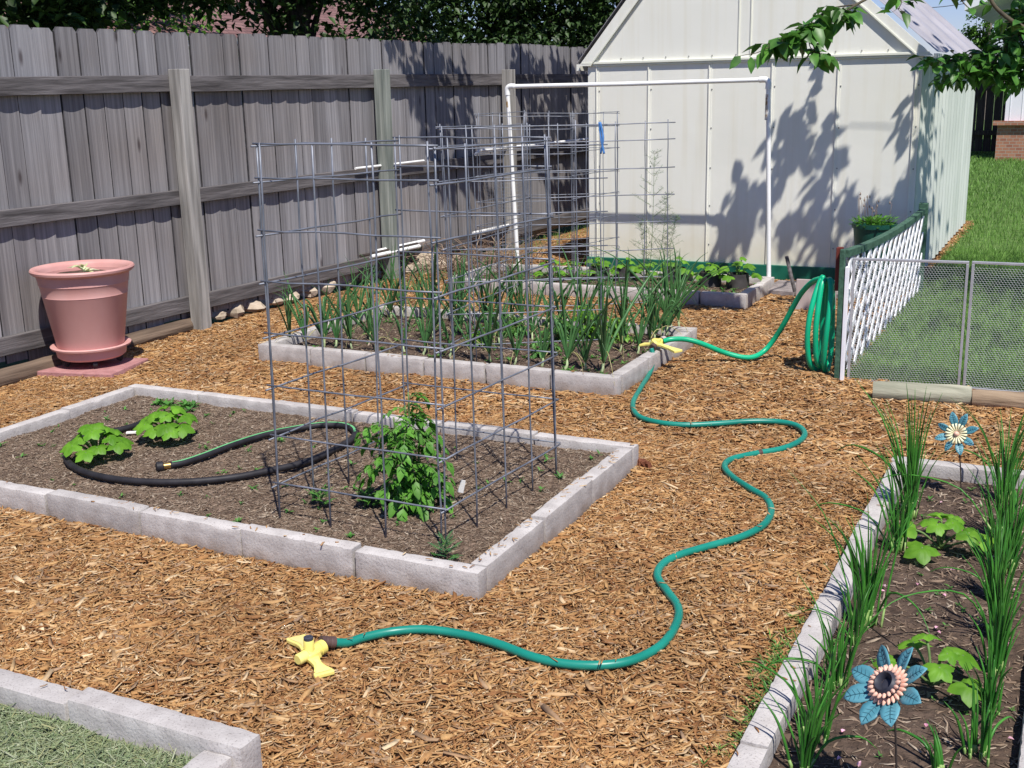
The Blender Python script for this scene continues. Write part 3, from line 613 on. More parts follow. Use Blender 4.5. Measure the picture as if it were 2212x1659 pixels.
# ------------------------------------------------------------------ wire cages
def wiggle(p,q,n,amp,s):
    p=Vector(p);q=Vector(q); return [p.lerp(q,i/n)+Vector((noise.noise(Vector((i*.6,s,0))),noise.noise(Vector((i*.6,s,5))),noise.noise(Vector((i*.6,s,9)))))*amp*(1 if 0<i<n else .3) for i in range(n+1)]
def cage(label,base,top,zs,cols,wr=.0033,zp=.03,extra=None,skip=()):
    """base/top: 4 corners (xy at ground, xyz at top ring) front, right, back, left; zs ring heights; cols: cells per face"""
    cx=sum(b[0] for b in base)/4; cy=sum(b[1] for b in base)/4
    t=thing('wire_cage',label,'wire cage',(cx,cy,0),'welded wire mesh tomato cages')
    ztop=zs[0]
    def pt(u,i,z):   # on face i, parameter u, height z
        b0=Vector((base[i][0],base[i][1],0)); b1=Vector((base[(i+1)%4][0],base[(i+1)%4][1],0)); t0=Vector(top[i]); t1=Vector(top[(i+1)%4])
        B=b0.lerp(b1,u); T=t0.lerp(t1,u); k=z/T.z if T.z else 0; p=B.lerp(T,min(k,1.1)); p.z=z*(1+(T.z-ztop)/ztop*min(1,k)); return p
    for i in range(4):
        if i in skip: continue
        m=MB(); n=cols[i]; s=len(label)+i*7
        ov=.0 if i%2 else .04
        for z in zs:
            zz=z+rnd.uniform(-.004,.004)+ (.006 if i%2 else -.004); m.tube(wiggle(pt(-.02,i,zz),pt(1.03,i,zz+rnd.uniform(-.004,.004)),6,.006,s+z*3),wr,6)
        for k in range(n+1):
            u=k/n+rnd.uniform(-.006,.006) + (.018 if k==0 else 0) -(.012 if k==n else 0)
            m.tube(wiggle(pt(u,i,zp),pt(u+rnd.uniform(-.01,.01),i,ztop+rnd.uniform(.004,.02)),8,.006,s+k*2.3),wr,6)
        m.build('mesh_panel',M['wire'],t,True)
    return t
zs1=[1.329,1.223,1.051,.882,.708,.530,.354,.182]
b1=[G(960,1187,.05),G(1206,1030,.05),G(845,1000,.05),G(601,1123,.05)]
b1[2]=b1[1]+b1[3]-b1[0]
t1=[AY(933,319,3.06),AY(1183,302,3.86),AY(858,303,3.84),AY(553,316,3.06)]
cage1=cage('nearest and tallest wire cage, standing over the tomato plant',b1,t1,zs1,(4,3,4,3))
# middle bed cage: front panel at 6.0 m, back panel at 7.1 m along the view
f0,f1,k1,k0=AD(948,276,6.0),AD(1302,266,6.05),AD(1453,262,7.1),AD(1142,272,7.05)
bs=[(p.x,p.y) for p in (f0,f1,k1,k0)]
bs=[Vector((p[0],p[1],0)) for p in bs]
bs[0].x+=.03
cage2=cage('wire cage with a blue tie standing among the onions',bs,[f0,f1,k1,k0],[1.30,1.195,1.02,.845,.67,.495,.32,.15],(6,2,5,3),skip=(1,))
tie=MB(); p=AD(1300,268,5.98)
for s in (0,1): tie.tube(spline([p+Vector((.005*s-.01,-.01,.01)),p+Vector((.012*s,-.012,-.07)),p+Vector((.016-.02*s,-.008,-.15))],6),.006,8,flat=.4)
o=tie.build('tie',M['bluetie'],cage2,True)
c0,c1=AD(1027,249,8.05),AD(1237,249,8.1); c2=c1+Vector((.10,.62,0)); c3=c0+Vector((.1,.60,0))
cage3=cage('wire cage in the far bed behind the left pipe upright',[Vector((q.x,q.y,0)) for q in (c0,c1,c2,c3)],[c0,c1,c2,c3],[c0.z,c0.z-.09,c0.z-.26,c0.z-.43,c0.z-.6,c0.z-.77,c0.z-.94],(4,3,4,3),wr=.0026)
# round tomato ring cage
rc=G(1262,608,.05); rc=Vector((rc.x,rc.y,.0)); tcg=thing('tomato_ring_cage','low round wire ring cage at the shed corner','wire cage',rc)
for z,rr_ in ((.30,.27),(.16,.22)):
    m=MB(); m.tube([rc+Vector((math.cos(a_*.3142)*rr_,math.sin(a_*.3142)*rr_,z+.01*math.sin(a_))) for a_ in range(20)],.0022,6,closed=True); m.build('ring',M['wire'],tcg,True)
for k in range(4):
    a_=k*math.pi/2+.6; m=MB(); m.tube([rc+Vector((math.cos(a_)*.275,math.sin(a_)*.275,.31)),rc+Vector((math.cos(a_)*.15,math.sin(a_)*.15,.0))],.0022,6); m.build('leg',M['wire'],tcg,True)
# roll of fine wire netting and crushed panels by the fence, with dry brush
rc=Vector((-4.55,9.2,0)); m=MB(); 
for z in [i*.032 for i in range(24)]:
    m.tube([rc+Vector((math.cos(a_*.35)*(.20+.012*math.sin(a_*1.7+z)),math.sin(a_*.35)*.20,z+.02)) for a_ in range(18)],.0009,4,closed=True)
for k in range(40):
    a_=k*math.pi/20; m.tube([rc+Vector((math.cos(a_)*.20,math.sin(a_)*.20,.01)),rc+Vector((math.cos(a_)*.20,math.sin(a_)*.20,.78))],.0009,4)
tag(m.build('wire_netting_roll',M['wire']),'upright roll of fine wire netting beside the fence','wire roll')
m=MB()
for k in range(260):
    p=Vector((-4.55+rnd.gauss(0,.22),8.55+rnd.gauss(0,.30),rnd.uniform(.0,.05))); a_=rnd.uniform(0,6.28); l=rnd.uniform(.15,.5); e=rnd.uniform(.1,1.0)
    m.tube(spline([p,p+Vector((math.cos(a_)*l*.5,math.sin(a_)*l*.5,l*.55*e)),p+Vector((math.cos(a_+.4)*l,math.sin(a_+.4)*l,l*.5*e))],3),[.004*(1-.1*i) for i in range(7)],4)
o=m.build('brush_pile',M['dry']); o['kind']='stuff'; tag(o,'heap of dry brown stalks at the fence beside the far bed','brush pile')
# ------------------------------------------------------------------ hoses
def hose(name,label,pts,r,mat,n=8,seg=14,cat='hose',grp=None,ends=None):
    t=thing(name,label,cat,Vector(pts[0]),grp); m=MB(); P=spline(pts,n); m.tube(P,r,seg); m.build('tube',M[mat],t,True); return t,P
hp_=[(722,1399),(752,1388),(790,1376),(850,1364),(920,1360),(1000,1371),(1075,1391),(1150,1419),(1220,1434),(1300,1437),(1370,1425),(1430,1392),(1462,1345),(1464,1310),(1442,1278),(1420,1245),(1432,1218),(1470,1198),(1530,1180),(1600,1160),(1648,1135),(1666,1105),(1654,1076),(1618,1054),(1582,1030),(1565,1008),(1580,992),(1630,980),(1690,969),(1728,952),(1738,935),(1720,919),(1680,911),(1620,910),(1550,915),(1480,918),(1420,912),(1378,898),(1367,872),(1383,840),(1404,805)]
pts=[G(x,y,.016+.008*abs(noise.noise(Vector((i*.37,0,0))))) for i,(x,y) in enumerate(hp_)]
e0=pts[0]; pts[0]=Vector((e0.x,e0.y,.032))
spl=Vector((-1.965,5.92,.135))
q=G(1411,775,.07); pts+=[Vector((q.x,q.y,.075)), AD(1407,753,G(1407,753,.13).dot(MC.col[2]) and PX(G(1407,753,.12))[2])]
h1,P1=hose('garden_hose','long teal garden hose snaking over the mulch to the yellow sprinkler',pts,.0128,'hose')
m=MB(); k=P1[1]; d=(P1[0]-P1[4]).normalized(); b_=P1[0]; m.tube([b_-d*.002,b_+d*.010,b_+d*.012,b_+d*.024,b_+d*.026,b_+d*.040],[.0165,.0165,.0150,.0165,.0150,.0165],18); m.build('coupling',M['coupling'],h1,True,30)
kk=min(range(len(P1)),key=lambda i:(Vector(PX(P1[i])[:2])-Vector((1640,978))).length); m=MB(); m.tube([P1[kk],P1[kk+1]],.0137,14); m.build('tape_patch',M['coupling'],h1,True,30)
ii=[nprng.integers(4,len(P1)-30) for _ in range(16)]; Pc=np.array([[P1[i].x+rnd.uniform(-.01,.01),P1[i].y+rnd.uniform(-.01,.01),P1[i].z+.0135] for i in ii]); n_=len(Pc)
chips('wood_mulch',Pc,nprng.uniform(.02,.05,n_),nprng.uniform(.002,.005,n_),np.full(n_,.002),nprng.uniform(0,6.28,n_),nprng.normal(0,.15,n_),nprng.normal(0,.3,n_),M['chips'])
tops=[]
for _ in range(150):
    k=rnd.choice((0,0,1,1,2,3,4))
    if k==0: tops.append((rnd.uniform(-4.1,-1.55),rnd.uniform(2.825,2.875),.103))
    elif k==1: tops.append((rnd.uniform(-1.58,-1.53),rnd.uniform(2.9,4.2),.103))
    elif k==2: tops.append((rnd.uniform(-.57,-.52),rnd.uniform(1.9,4.4),.103))
    elif k==3: tops.append((rnd.uniform(-3,-1.55),rnd.uniform(1.745,1.805),.112))
    else: tops.append((rnd.uniform(-4.1,-2),rnd.uniform(5.19,5.24),.103))
Pc=np.array(tops); n_=len(Pc); chips('wood_mulch',Pc,nprng.uniform(.008,.03,n_),nprng.uniform(.0015,.005,n_),np.full(n_,.002),nprng.uniform(0,6.28,n_),nprng.normal(0,.05,n_),nprng.normal(0,.1,n_),M['chips'])
# sprinkler at the hose end: hub, cross pipe, two flared feet, nozzle
def sprinkler(label,hub,ax,feet,scale=1.0):
    """hub centre, ax = unit direction of the water inlet, feet perpendicular"""
    ax=Vector(ax); ax.z=0; ax.normalize(); sd=Vector((-ax.y,ax.x,0)); U=Vector((0,0,1)); hub=Vector(hub)
    t=thing('sprinkler',label,'sprinkler',hub); s=scale
    m=MB(); m.tube([hub-ax*.050*s,hub-ax*.046*s,hub-ax*.012*s],[.013*s,.0165*s,.0165*s],20); m.build('end_cap',M['yellow'],t,True,35)
    m=MB(); m.tube([hub-ax*.018*s,hub+ax*.030*s,hub+ax*.031*s,hub+ax*.048*s],[.019*s,.019*s,.0215*s,.0215*s],20); m.build('inlet',M['yellow'],t,True,35)
    m=MB(); m.box(hub+U*-.004*s,(.050*s,.048*s,.026*s),Matrix((ax,sd,U)).transposed(),.85); bevel(m.build('hub',M['yellow'],t),.006*s,3)
    for fe in feet:
        fd=Vector((fe.x-hub.x,fe.y-hub.y,0)); FL=fd.length/.103; fd.normalize(); fw=Vector((fd.y,-fd.x,0))
        prof=[(.018,.022),(.035,.018),(.052,.016),(.068,.021),(.085,.032),(.096,.037),(.103,.036)]; vs=[]
        th=.013*s
        for j,(d_,w_) in enumerate(prof):
            for q_,(a_,b2) in enumerate(((-1,-1),(1,-1),(1,1),(-1,1))):
                vs.append(hub+fd*d_*FL+fw*(a_*w_*s*.8)+U*(b2*th/2-.008*s-(.10*(d_-.018))*s))
        m=MB(); n=len(prof); m.add(vs,[(4*j+a_,4*j+(a_+1)%4,4*(j+1)+(a_+1)%4,4*(j+1)+a_) for j in range(n-1) for a_ in range(4)]+[(3,2,1,0),tuple(4*(n-1)+i for i in range(4))])
        o=m.build('foot',M['yellow'],t); bevel(o,.003*s,2)
        # recessed darker web on the foot
        vs=[]
        for (d_,w_) in prof[1:-1]:
            for a_ in (-1,1):
                vs.append(hub+fd*d_*FL+fw*(a_*(w_-.009)*s*.8)+U*(th/2-.008*s-(.10*(d_-.018))*s+.0012))
        m=MB(); m.add(vs,[(2*j,2*j+1,2*j+3,2*j+2) for j in range(len(prof)-3)]); m.build('foot_recess',M['yellowdark'],o)
    m=MB(); m.lathe([(.016*s,-.014*s),(.015*s,.026*s),(.014*s,.0275*s),(0,.0275*s)],24,hub+U*.016*s+ax*-.004); m.build('neck',M['yellow'],t,True,35)
    nz=MB(); nz.lathe([(0,.0275*s),(.0135*s,.0275*s),(.0135*s,.036*s),(.009*s,.038*s),(.007*s,.034*s),(.003*s,.034*s),(.002*s,.038*s),(0,.038*s)],24,hub+U*.016*s+ax*-.004); nz.build('nozzle',M['grey'],t,True,35)
    return t
hb=G(668,1414,.034); inl=P1[0]-hb
sprinkler('yellow plastic sprinkler with splayed feet lying on near mulch',Vector((P1[0].x,P1[0].y,.036))-Vector((inl.x,inl.y,0)).normalized()*.086,(inl.x,inl.y,0),(G(638,1371,.03),G(702,1459,.02)),.95)
# second sprinkler on the block edge
ph=G(1418,742,.135)
sp2=thing('sprinkler','bright yellow sprinkler splitter perched on the onion bed wall','sprinkler',ph)
ins=(P1[-1]-ph).normalized()
pE=G(1466,757,.125); pW=G(1386,742,.125)
m=MB(); dirE=(pE-ph).normalized(); sdd=dirE.cross(Vector((0,0,1)))
for (A_,B_) in ((ph,pE),(ph,pW)):
    d_=(B_-A_); L_=d_.length; d_.normalize(); s_=d_.cross(Vector((0,0,1))).normalized(); m=MB(); vs=[]
    for j,(u,w_) in enumerate(((0,.020),(.3,.014),(.65,.018),(1,.030))):
        for a_,b2 in ((-1,-1),(1,-1),(1,1),(-1,1)): vs.append(A_+d_*u*L_+s_*a_*w_+Vector((0,0,b2*.007-u*.006)))
    m.add(vs,[(4*j+a_,4*j+(a_+1)%4,4*(j+1)+(a_+1)%4,4*(j+1)+a_) for j in range(3) for a_ in range(4)]+[(3,2,1,0),(12,13,14,15)]); bevel(m.build('foot',M['yellow'],sp2),.003)
m=MB(); m.tube([ph+Vector((-.012,-.03,0)),ph+Vector((.014,.035,.004))],.021,18); m.box(ph+Vector((0,0,.012)),(.045,.04,.028)); bevel(m.build('hub',M['yellow'],sp2),.004)
m=MB(); m.tube([P1[-1]+(ph-P1[-1])*.15,P1[-1]+(ph-P1[-1])*.55],.018,16); m.build('inlet_coupling',M['coupling'],sp2,True,40)
m=MB(); c_=ph+Vector((.016,.04,.008)); m.tube([c_,c_+Vector((.008,.022,.004))],.021,16); m.build('outlet_collar',M['paverboard'],sp2,True,40)
# bright hose from that splitter to the coil on the lattice post
bh=[(1434,737,.145),(1450,733,.155),(1480,733,.15),(1515,742,.125),(1560,760,.07),(1600,771,.04),(1628,771,.035),(1652,757,.06)]
pts=[G(x,y,z) for x,y,z in bh]
loc=Vector((-1.20,6.02,0))
def HP(px,py,yy): return AY(px,py,yy)
pts+=[HP(1672,733,6.22),HP(1693,700,6.20),HP(1712,665,6.18),HP(1732,632,6.14),HP(1756,608,6.08),HP(1776,602,6.03)]
# hanging loops
loops=[[(1776,602,6.03),(1762,640,5.98),(1750,690,5.95),(1746,740,5.95),(1752,785,5.97),(1768,798,6.03),(1775,770,6.10),(1778,700,6.12),(1779,640,6.1),(1785,608,6.05)],
       [(1778,612,6.0),(1770,660,5.96),(1764,720,5.94),(1766,775,5.96),(1777,790,6.02),(1783,745,6.1),(1785,680,6.12),(1790,620,6.08),(1794,604,6.02)],
       [(1797,625,5.98),(1794,670,5.94),(1786,730,5.93),(1782,785,5.96),(1788,800,6.02),(1797,760,6.08),(1800,690,6.1),(1800,630,6.06),(1799,608,6.0)]]
for lp in loops: pts+=[HP(x-2,y,yy) for x,y,yy in lp]
h2,P2=hose('garden_hose','bright green hose hung in loops beside the lattice post',pts,.0145,'hose2',n=6)
# black soaker hose in bed one, with green stripe
sk=[(368,1005),(395,1000),(440,985),(500,962),(570,940),(640,926),(700,918),(745,920),(766,932),(758,950),(720,972),(660,998),(590,1015),(500,1032),(400,1041),(300,1040),(220,1030),(165,1012),(143,990),(150,965),(175,945),(230,935),(290,920),(318,905)]
pts=[G(x,y,.078) for x,y in sk]
h3,P3=hose('soaker_hose','flat black soaker hose with green stripe looped in the near bed',pts,.0135,'black')
m=MB(); 
st=P3[2:68]
vs=[]
for i,p in enumerate(st):
    d_=(st[min(i+1,len(st)-1)]-st[max(i-1,0)]).normalized(); s_=d_.cross(Vector((0,0,1))).normalized()
    for u in (-.30,.05,.4): vs.append(p+s_*u*.0135+Vector((0,0,math.sqrt(1-u*u)*.0141)))
m.add(vs,[(3*i+k,3*i+k+1,3*i+k+4,3*i+k+3) for i in range(len(st)-1) for k in (0,1)]); m.build('stripe',M['stripe'],h3,True)
d_=(P3[0]-P3[3]).normalized(); m=MB(); m.tube([P3[0],P3[0]+d_*.028],.013,14); m.build('brass_fitting',M['brass'],h3,True,40)
m=MB(); m.tube([P3[0]+d_*.026,P3[0]+d_*.03,P3[0]+d_*.052,P3[0]+d_*.056],[.017,.021,.021,.012],14); m.build('end_cap',M['black'],h3,True,40)
# thin green hose lying outside the right bed and one along the shed skirt
pts=[G(x,y,.03) for x,y in ((2050,1085),(1985,1115),(1900,1165),(1850,1215),(1810,1255),(1775,1300),(1755,1340),(1748,1370))]
pts[0].z=.12;pts[1].z=.12;pts[2].z=.11
pts=[G(x,y,.03) for x,y in ((1900,1165),(1862,1210),(1832,1245),(1800,1275),(1772,1305),(1757,1345),(1735,1380))]
hose('thin_hose','thin dull green hose lying against the outside of narrow bed',pts,.0065,'green_paint',seg=8)
pts=[AY(x,y,8.60+.03*math.sin(i*1.3)) for i,(x,y) in enumerate(((1420,603),(1470,599),(1520,600),(1570,603),(1610,606),(1650,607)))]
hose('thin_hose','bright turquoise hose stretched along the green shed skirt',pts,.009,'hose',seg=8)
# ------------------------------------------------------------------ lattice fence panel
lat=thing('lattice_fence','low white lattice panel under a curved green rail','lattice fence',(-1.06,5.93,0))
botpx=[(1812,820),(1874,751),(1923,697),(1982,632)]; toppx=[535,513,488,447]
LB=[G(x,y) for x,y in botpx]; LZ=[HT(t_,p) for t_,p in zip(toppx,LB)]
xl=-1.075
ys=[p.y for p in LB]
pass
lx0,lx1=LB[0].x,LB[-1].x; y0_,y1_=ys[0],ys[-1]
ZP=np.polyfit(ys,LZ,2)
def lx(y): return lx0+(lx1-lx0)*(y-y0_)/(y1_-y0_)
zc=lambda y: float(np.polyval(ZP,y))
m=MB(); N_=14
tp=[Vector((lx(y),y,zc(y)-.03)) for y in [y0_+(y1_-y0_)*i/N_ for i in range(N_+1)]]
vs=[]
for p in tp:
    for a_,b2 in ((-1,-1),(1,-1),(1,1),(-1,1)): vs.append(p+Vector((a_*.02,0,b2*.018)))
m.add(vs,[(4*j+a_,4*j+(a_+1)%4,4*(j+1)+(a_+1)%4,4*(j+1)+a_) for j in range(N_) for a_ in range(4)]+[(3,2,1,0),tuple(4*N_+i for i in range(4))]); m.build('top_rail',M['green_paint'],lat)
m=MB(); m.box((lx0-.005,y0_-.03,LZ[0]/2-.02),(.026,.03,LZ[0]+.03)); bevel(m.build('post',M['green_paint'],lat),.003)
m=MB(); m.box((lx0-.028,y0_+.01,LZ[0]-.11),(.030,.04,.22)); bevel(m.build('post',M['redwood'],lat),.003)
m=MB(); m.box((lx0+.022,y0_-.035,LZ[0]/2-.05),(.018,.03,LZ[0]-.08)); bevel(m.build('edge_strip',M['lattice'],lat),.002)
m=MB(); m.box((lx(y1_),y1_+.03,LZ[-1]/2),(.06,.06,LZ[-1]+.05)); bevel(m.build('post',M['green_paint'],lat),.003)
sp=.19; w_=.036
for sg,name in ((1,'slats'),(-1,'slats')):
    m=MB(); s0=-1.2
    while s0<y1_-y0_+1.2:
        # slat along direction (dy,dz)=(1,sg)/sqrt2 in the plane; clip to 0<z<zc
        pts2=[]
        A_=Vector((0,y0_+s0,.0 if sg>0 else 0)); steps=60; ok=[]
        for i in range(steps+1):
            z=i/steps*.75; y=y0_+s0+(z*1.2 if sg>0 else (.75-z)*1.2)
            if y0_+.01<y<y1_ and .01<z<zc(y)-.045: ok.append((y,z))
        if len(ok)>3:
            (ya,za),(yb,zb2)=ok[0],ok[-1]; off=.012 if sg>0 else -.002
            d_=Vector((0,yb-ya,zb2-za)).normalized(); n_=Vector((1,0,0)); s_=d_.cross(n_)
            vs=[]
            for y,z in ((ya,za),(yb,zb2)):
                for a_,b2 in ((-1,-1),(1,-1),(1,1),(-1,1)): vs.append(Vector((lx(y)+off,y,z))+s_*a_*w_/2+n_*b2*.0035)
            m.add(vs,[(3,2,1,0),(4,5,6,7),(0,1,5,4),(1,2,6,5),(2,3,7,6),(3,0,4,7)])
        s0+=sp
    m.build(name,M['lattice'],lat)
# ------------------------------------------------------------------ expanded metal mesh panels
def mesh_panel(label,A,B,z0,z1,frame=.013,gap=0):
    A=Vector(A);B=Vector(B); d=(B-A); L=d.length; d.normalize(); U=Vector((0,0,1)); n=d.cross(U)
    t=thing('mesh_panel_fence',label,'mesh panel',(A.x,A.y,0),'low expanded metal mesh panels')
    for P_,Q_ in ((A+U*z0,A+U*z1),(B+U*z0,B+U*z1),(A+U*z1,B+U*z1),(A+U*z0,B+U*z0)):
        m=MB(); 
        dd=(Q_-P_).normalized(); ss=n; uu=dd.cross(n); vs=[]
        for e,x_ in ((P_,-1),(Q_,1)):
            for a_,b2 in ((-1,-1),(1,-1),(1,1),(-1,1)): vs.append(e+dd*x_*frame*.5*(1 if abs(dd.z)<.5 else -.98)+ss*a_*frame*.6+uu*b2*frame/2)
        m.add(vs,[(3,2,1,0),(4,5,6,7),(0,1,5,4),(1,2,6,5),(2,3,7,6),(3,0,4,7)]); bevel(m.build('frame_bar',M['alu'],t),.002)
    m=MB(); cw,chh=.0145,.0105; nx=int(L/cw); nz=int((z1-z0)/chh); tw=.0011
    def P_(i,j,dx,dz): return A+d*((i+dx)*cw)+U*(z0+(j+dz)*chh)
    vs=[];fs=[]
    def strip(p,q,w=.0019):
        dd=(q-p); s=dd.cross(n).normalized()*w/2; b0=len(vs); vs.extend([p-s,p+s,q+s,q-s,p+n*.0016,q+n*.0016]); fs.extend([(b0,b0+4,b0+5,b0+3),(b0+4,b0+1,b0+2,b0+5)])
    for j in range(nz):
        o=.5*(j%2)
        for i in range(nx):
            if A is None: break
            x=i+o
            if x+1>L/cw: continue
            # hexagon top halves: two diagonals and one upright
            a_=P_(0,j,x,.0); b2=P_(0,j,x+.5,.35); c_=P_(0,j,x+1,0.0); e=P_(0,j,x+.5,1.0)
            strip(a_,b2); strip(b2,c_); strip(b2,e)
    m.add(vs,fs); m.build('mesh',M['alu'],t)
    return t
pA=G(1832,822); pB=G(2070,838); pC=G(2082,838); dB_=(pB-pA).normalized()
zt_=HT(567,pB)
mesh_panel('left of two expanded metal mesh panels, joining the lattice fence',(pA.x,pA.y,0),(pB.x,pB.y,0),.0,zt_)
mesh_panel('right one of the expanded metal mesh panels, running out of view',(pC.x,pC.y,0),(pC.x+.76,pC.y+.0,0),.0,zt_)
# ------------------------------------------------------------------ plants
def lobed(mb,c,d,n,Rr,lobes=5,cup=.12,seed=0):
    c=Vector(c); d=Vector(d).normalized(); n=Vector(n).normalized(); s=d.cross(n).normalized(); n=s.cross(d).normalized(); r_=random.Random(seed)
    K=lobes*6; rim=[]; mid=[]
    for k in range(K):
        a=2*math.pi*k/K; ph=(a/(2*math.pi)*lobes)%1.0
        q=1.02-.34*abs(2*ph-1)**1.1+.05*(k%2)+.03*r_.uniform(-1,1)
        back=1-.45*max(0,math.cos(a-math.pi))**6
        L=Rr*q*back; u=math.cos(a)*L; v=math.sin(a)*L*.96
        fold=.10*math.cos(a*lobes)
        rim.append(c+d*u+s*v+n*(-cup*Rr+fold*Rr*.8-.16*Rr*max(0,math.cos(a)))); mid.append(c+d*u*.5+s*v*.5+n*(.06+.5*fold)*Rr)
    m0=len(mb.v); vs=[c]+mid+rim
    fs=[(0,1+k,1+(k+1)%K) for k in range(K)]+[(1+k,1+K+k,1+K+(k+1)%K,1+(k+1)%K) for k in range(K)]
    mb.add(vs,fs)
def squash(label,p,R_,nl,lr,seed,h=.12,grp='squash plants',tall=1.0):
    r_=random.Random(seed); p=Vector(p); t=thing('squash_plant',label,'squash plant',p,grp); L=MB(); S=MB()
    for i in range(nl):
        a=i*2.4+r_.uniform(-.4,.4); q=R_*math.sqrt((i+.6)/nl)*r_.uniform(.85,1.1); z=h*(1.05-.65*(q/R_)**2)*r_.uniform(.8,1.15)*tall
        c=p+Vector((math.cos(a)*q,math.sin(a)*q,z)); S.tube(spline([p,p.lerp(c,.5)+Vector((0,0,z*.25)),c],4),.0035,6)
        rr=lr*r_.uniform(.75,1.1)*(1.05 if q>R_*.5 else .85)
        lobed(L,c,Vector((math.cos(a),math.sin(a),-.25)),Vector((math.cos(a)*.25+.1,math.sin(a)*.3-.2,1)),rr,5,.14,seed*31+i)
    L.build('leaves',M['squash'],t,True); S.build('stems',M['stem'],t,True); return t
p=G(212,992,.06); squash('squash plant nearer the hose loop in the near bed, left one',p,.115,20,.050,1,.135)
p=G(366,950,.06); squash('squash plant behind the hose end in the near bed, right one',p,.115,21,.050,2,.135)
p=G(2030,1185,.05); squash('squash seedling between chive rows in the narrow bed, farther one',p,.14,9,.050,3,.10)
p=G(2012,1480,.05); squash('squash seedling behind the large metal flower in narrow bed',p,.13,7,.045,4,.10)
for i,(x,y,s,dk) in enumerate(((1185,608,1,0),(1232,606,.9,0),(1290,606,1.1,1),(1345,606,1,1),(1395,607,.95,0),(1455,608,1.1,1),(1530,618,1.05,1),(1590,622,1.25,1))):
    p=G(x,y,.05); p.z=.05
    lab='squash plant in the far bed, %s from its left end'%ords[i]
    if dk:
        cl=MB(); cp=Vector((p.x,p.y+.04,.05)); cl.lathe([(.085,0),(.078,.10),(.072,.10),(.079,0)],24,cp); tag(cl.build('plant_collar',M['collar'],None,True,40),'dark plastic collar around the %s squash plant of the far bed'%ords[i],'plant collar','plant collars in the far bed')
    squash(lab,(p.x,p.y+.03,.05),.11*s,10,.043*s,20+i,.15*s,'squash plants of the far bed')
def weed(mb,p,s,r_,n=7,L=.03,W=.012):
    p=Vector(p)
    for k in range(n):
        a=k*2.4+r_.uniform(-.5,.5); e=r_.uniform(.2,1.3); mb.leaf(p+Vector((0,0,r_.uniform(0,.01))),(math.cos(a),math.sin(a),e),(0,0,1),L*s*r_.uniform(.6,1.2),W*s,.15,.2)
wr=random.Random(4); m=MB()
a,b,c,d=BEDS['near']
for k in range(95):
    x,y=wr.uniform(a+.1,b-.1),wr.uniform(c+.1,d-.1); weed(m,(x,y,.055+hf1(x,y)),wr.uniform(.4,1.0),wr,wr.randint(3,7))
for k in range(14):
    x,y=a+.12+wr.gauss(.25,.12),d-.12-abs(wr.gauss(0,.04)); weed(m,(x,y,.055),1.3,wr,9)
o=m.build('weed_seedlings',M['weed']); o['kind']='stuff'
m=MB()
for k in range(60):
    x,y=wr.uniform(-.5,0),wr.uniform(2.0,4.3); weed(m,(x,y,.045+hf5(x,y)),wr.uniform(.3,.8),wr,wr.randint(3,6))
for k in range(90):   # weeds growing along the outer foot of the narrow bed
    y=2.62+wr.gauss(0,.22); x=-.60-abs(wr.gauss(0,.035)); weed(m,(x,y,.01),wr.uniform(.4,1.1),wr,6,.035,.004)
o=m.build('weed_growth',M['weed']); o['kind']='stuff'
m=MB()
for k in range(420):
    x,y=wr.uniform(-4.2,-2.1),wr.uniform(7.72,8.35); weed(m,(x,y,.045),wr.uniform(.5,1.1),wr,5)
for k in range(160):
    x,y=wr.uniform(-4.0,-2.1),wr.uniform(5.3,6.4); weed(m,(x,y,.045),wr.uniform(.5,1.3),wr,6)
o=m.build('weed_cover',M['weed']); o['kind']='stuff'
q=G(1391,1000,.02); bk_=MB()
for k in range(5): bk_.box((q.x+.012*k-.02,q.y-.006*k,.022+.004*(k%2)),(.035,.028,.02),Matrix.Rotation(k*.6,3,'Z')@Matrix.Rotation(.3*k,3,'X'),.7,.004)
M['barkchunk']=pm('red_bark',(.10,.03,.015),(.24,.09,.045),scale=40,rough=.9,bump=.003); tag(bk_.build('bark_chunk',M['barkchunk']),'dark reddish bark chunk at the far right corner of near bed','bark chunk')
# small named seedlings
def seedling(name,label,p,mat,s,n,seed,h=.1,feather=False,cat='seedling'):
    r_=random.Random(seed); p=Vector(p); t=thing(name,label,cat,p); m=MB(); st=MB(); st.tube([p,p+Vector((0,0,h))],.002,6)
    for k in range(n):
        a=k*2.4+r_.uniform(-.3,.3); z=h*(k+1)/n; q=p+Vector((0,0,z)); L=s*(1.1-.5*k/n); d_=Vector((math.cos(a),math.sin(a),.45+.5*k/n)).normalized()
        st.tube([q,q+d_*L],.0011,4)
        for j in range(7 if feather else 5):
            u=.25+.75*j/6; sd=d_.cross(Vector((0,0,1))).normalized(); b_=q+d_*L*min(u,1)
            for g_ in (1,-1): m.leaf(b_,d_*.7+sd*g_*.8,(0,0,1),L*(.38 if feather else .5)*(1.1-.4*u),L*(.085 if feather else .2),.1,.15)
        m.leaf(q+d_*L,d_,(0,0,1),L*.45,L*.12,.1,.1)
    m.build('leaves',M[mat],t,True); st.build('stem',M['stem'],t,True)
seedling('marigold','feathery marigold seedling at the near corner of the tomato cage',G(963,1212,.055),'marigold',.050,13,3,.07,True,'marigold')
seedling('tomato_seedling','pale volunteer seedling inside the left side of tomato cage',G(692,1092,.055),'weed',.055,8,5,.04)
seedling('tomato_seedling','volunteer seedling between tomato plant and front cage wires',G(795,1095,.055),'weed',.06,9,6,.05)
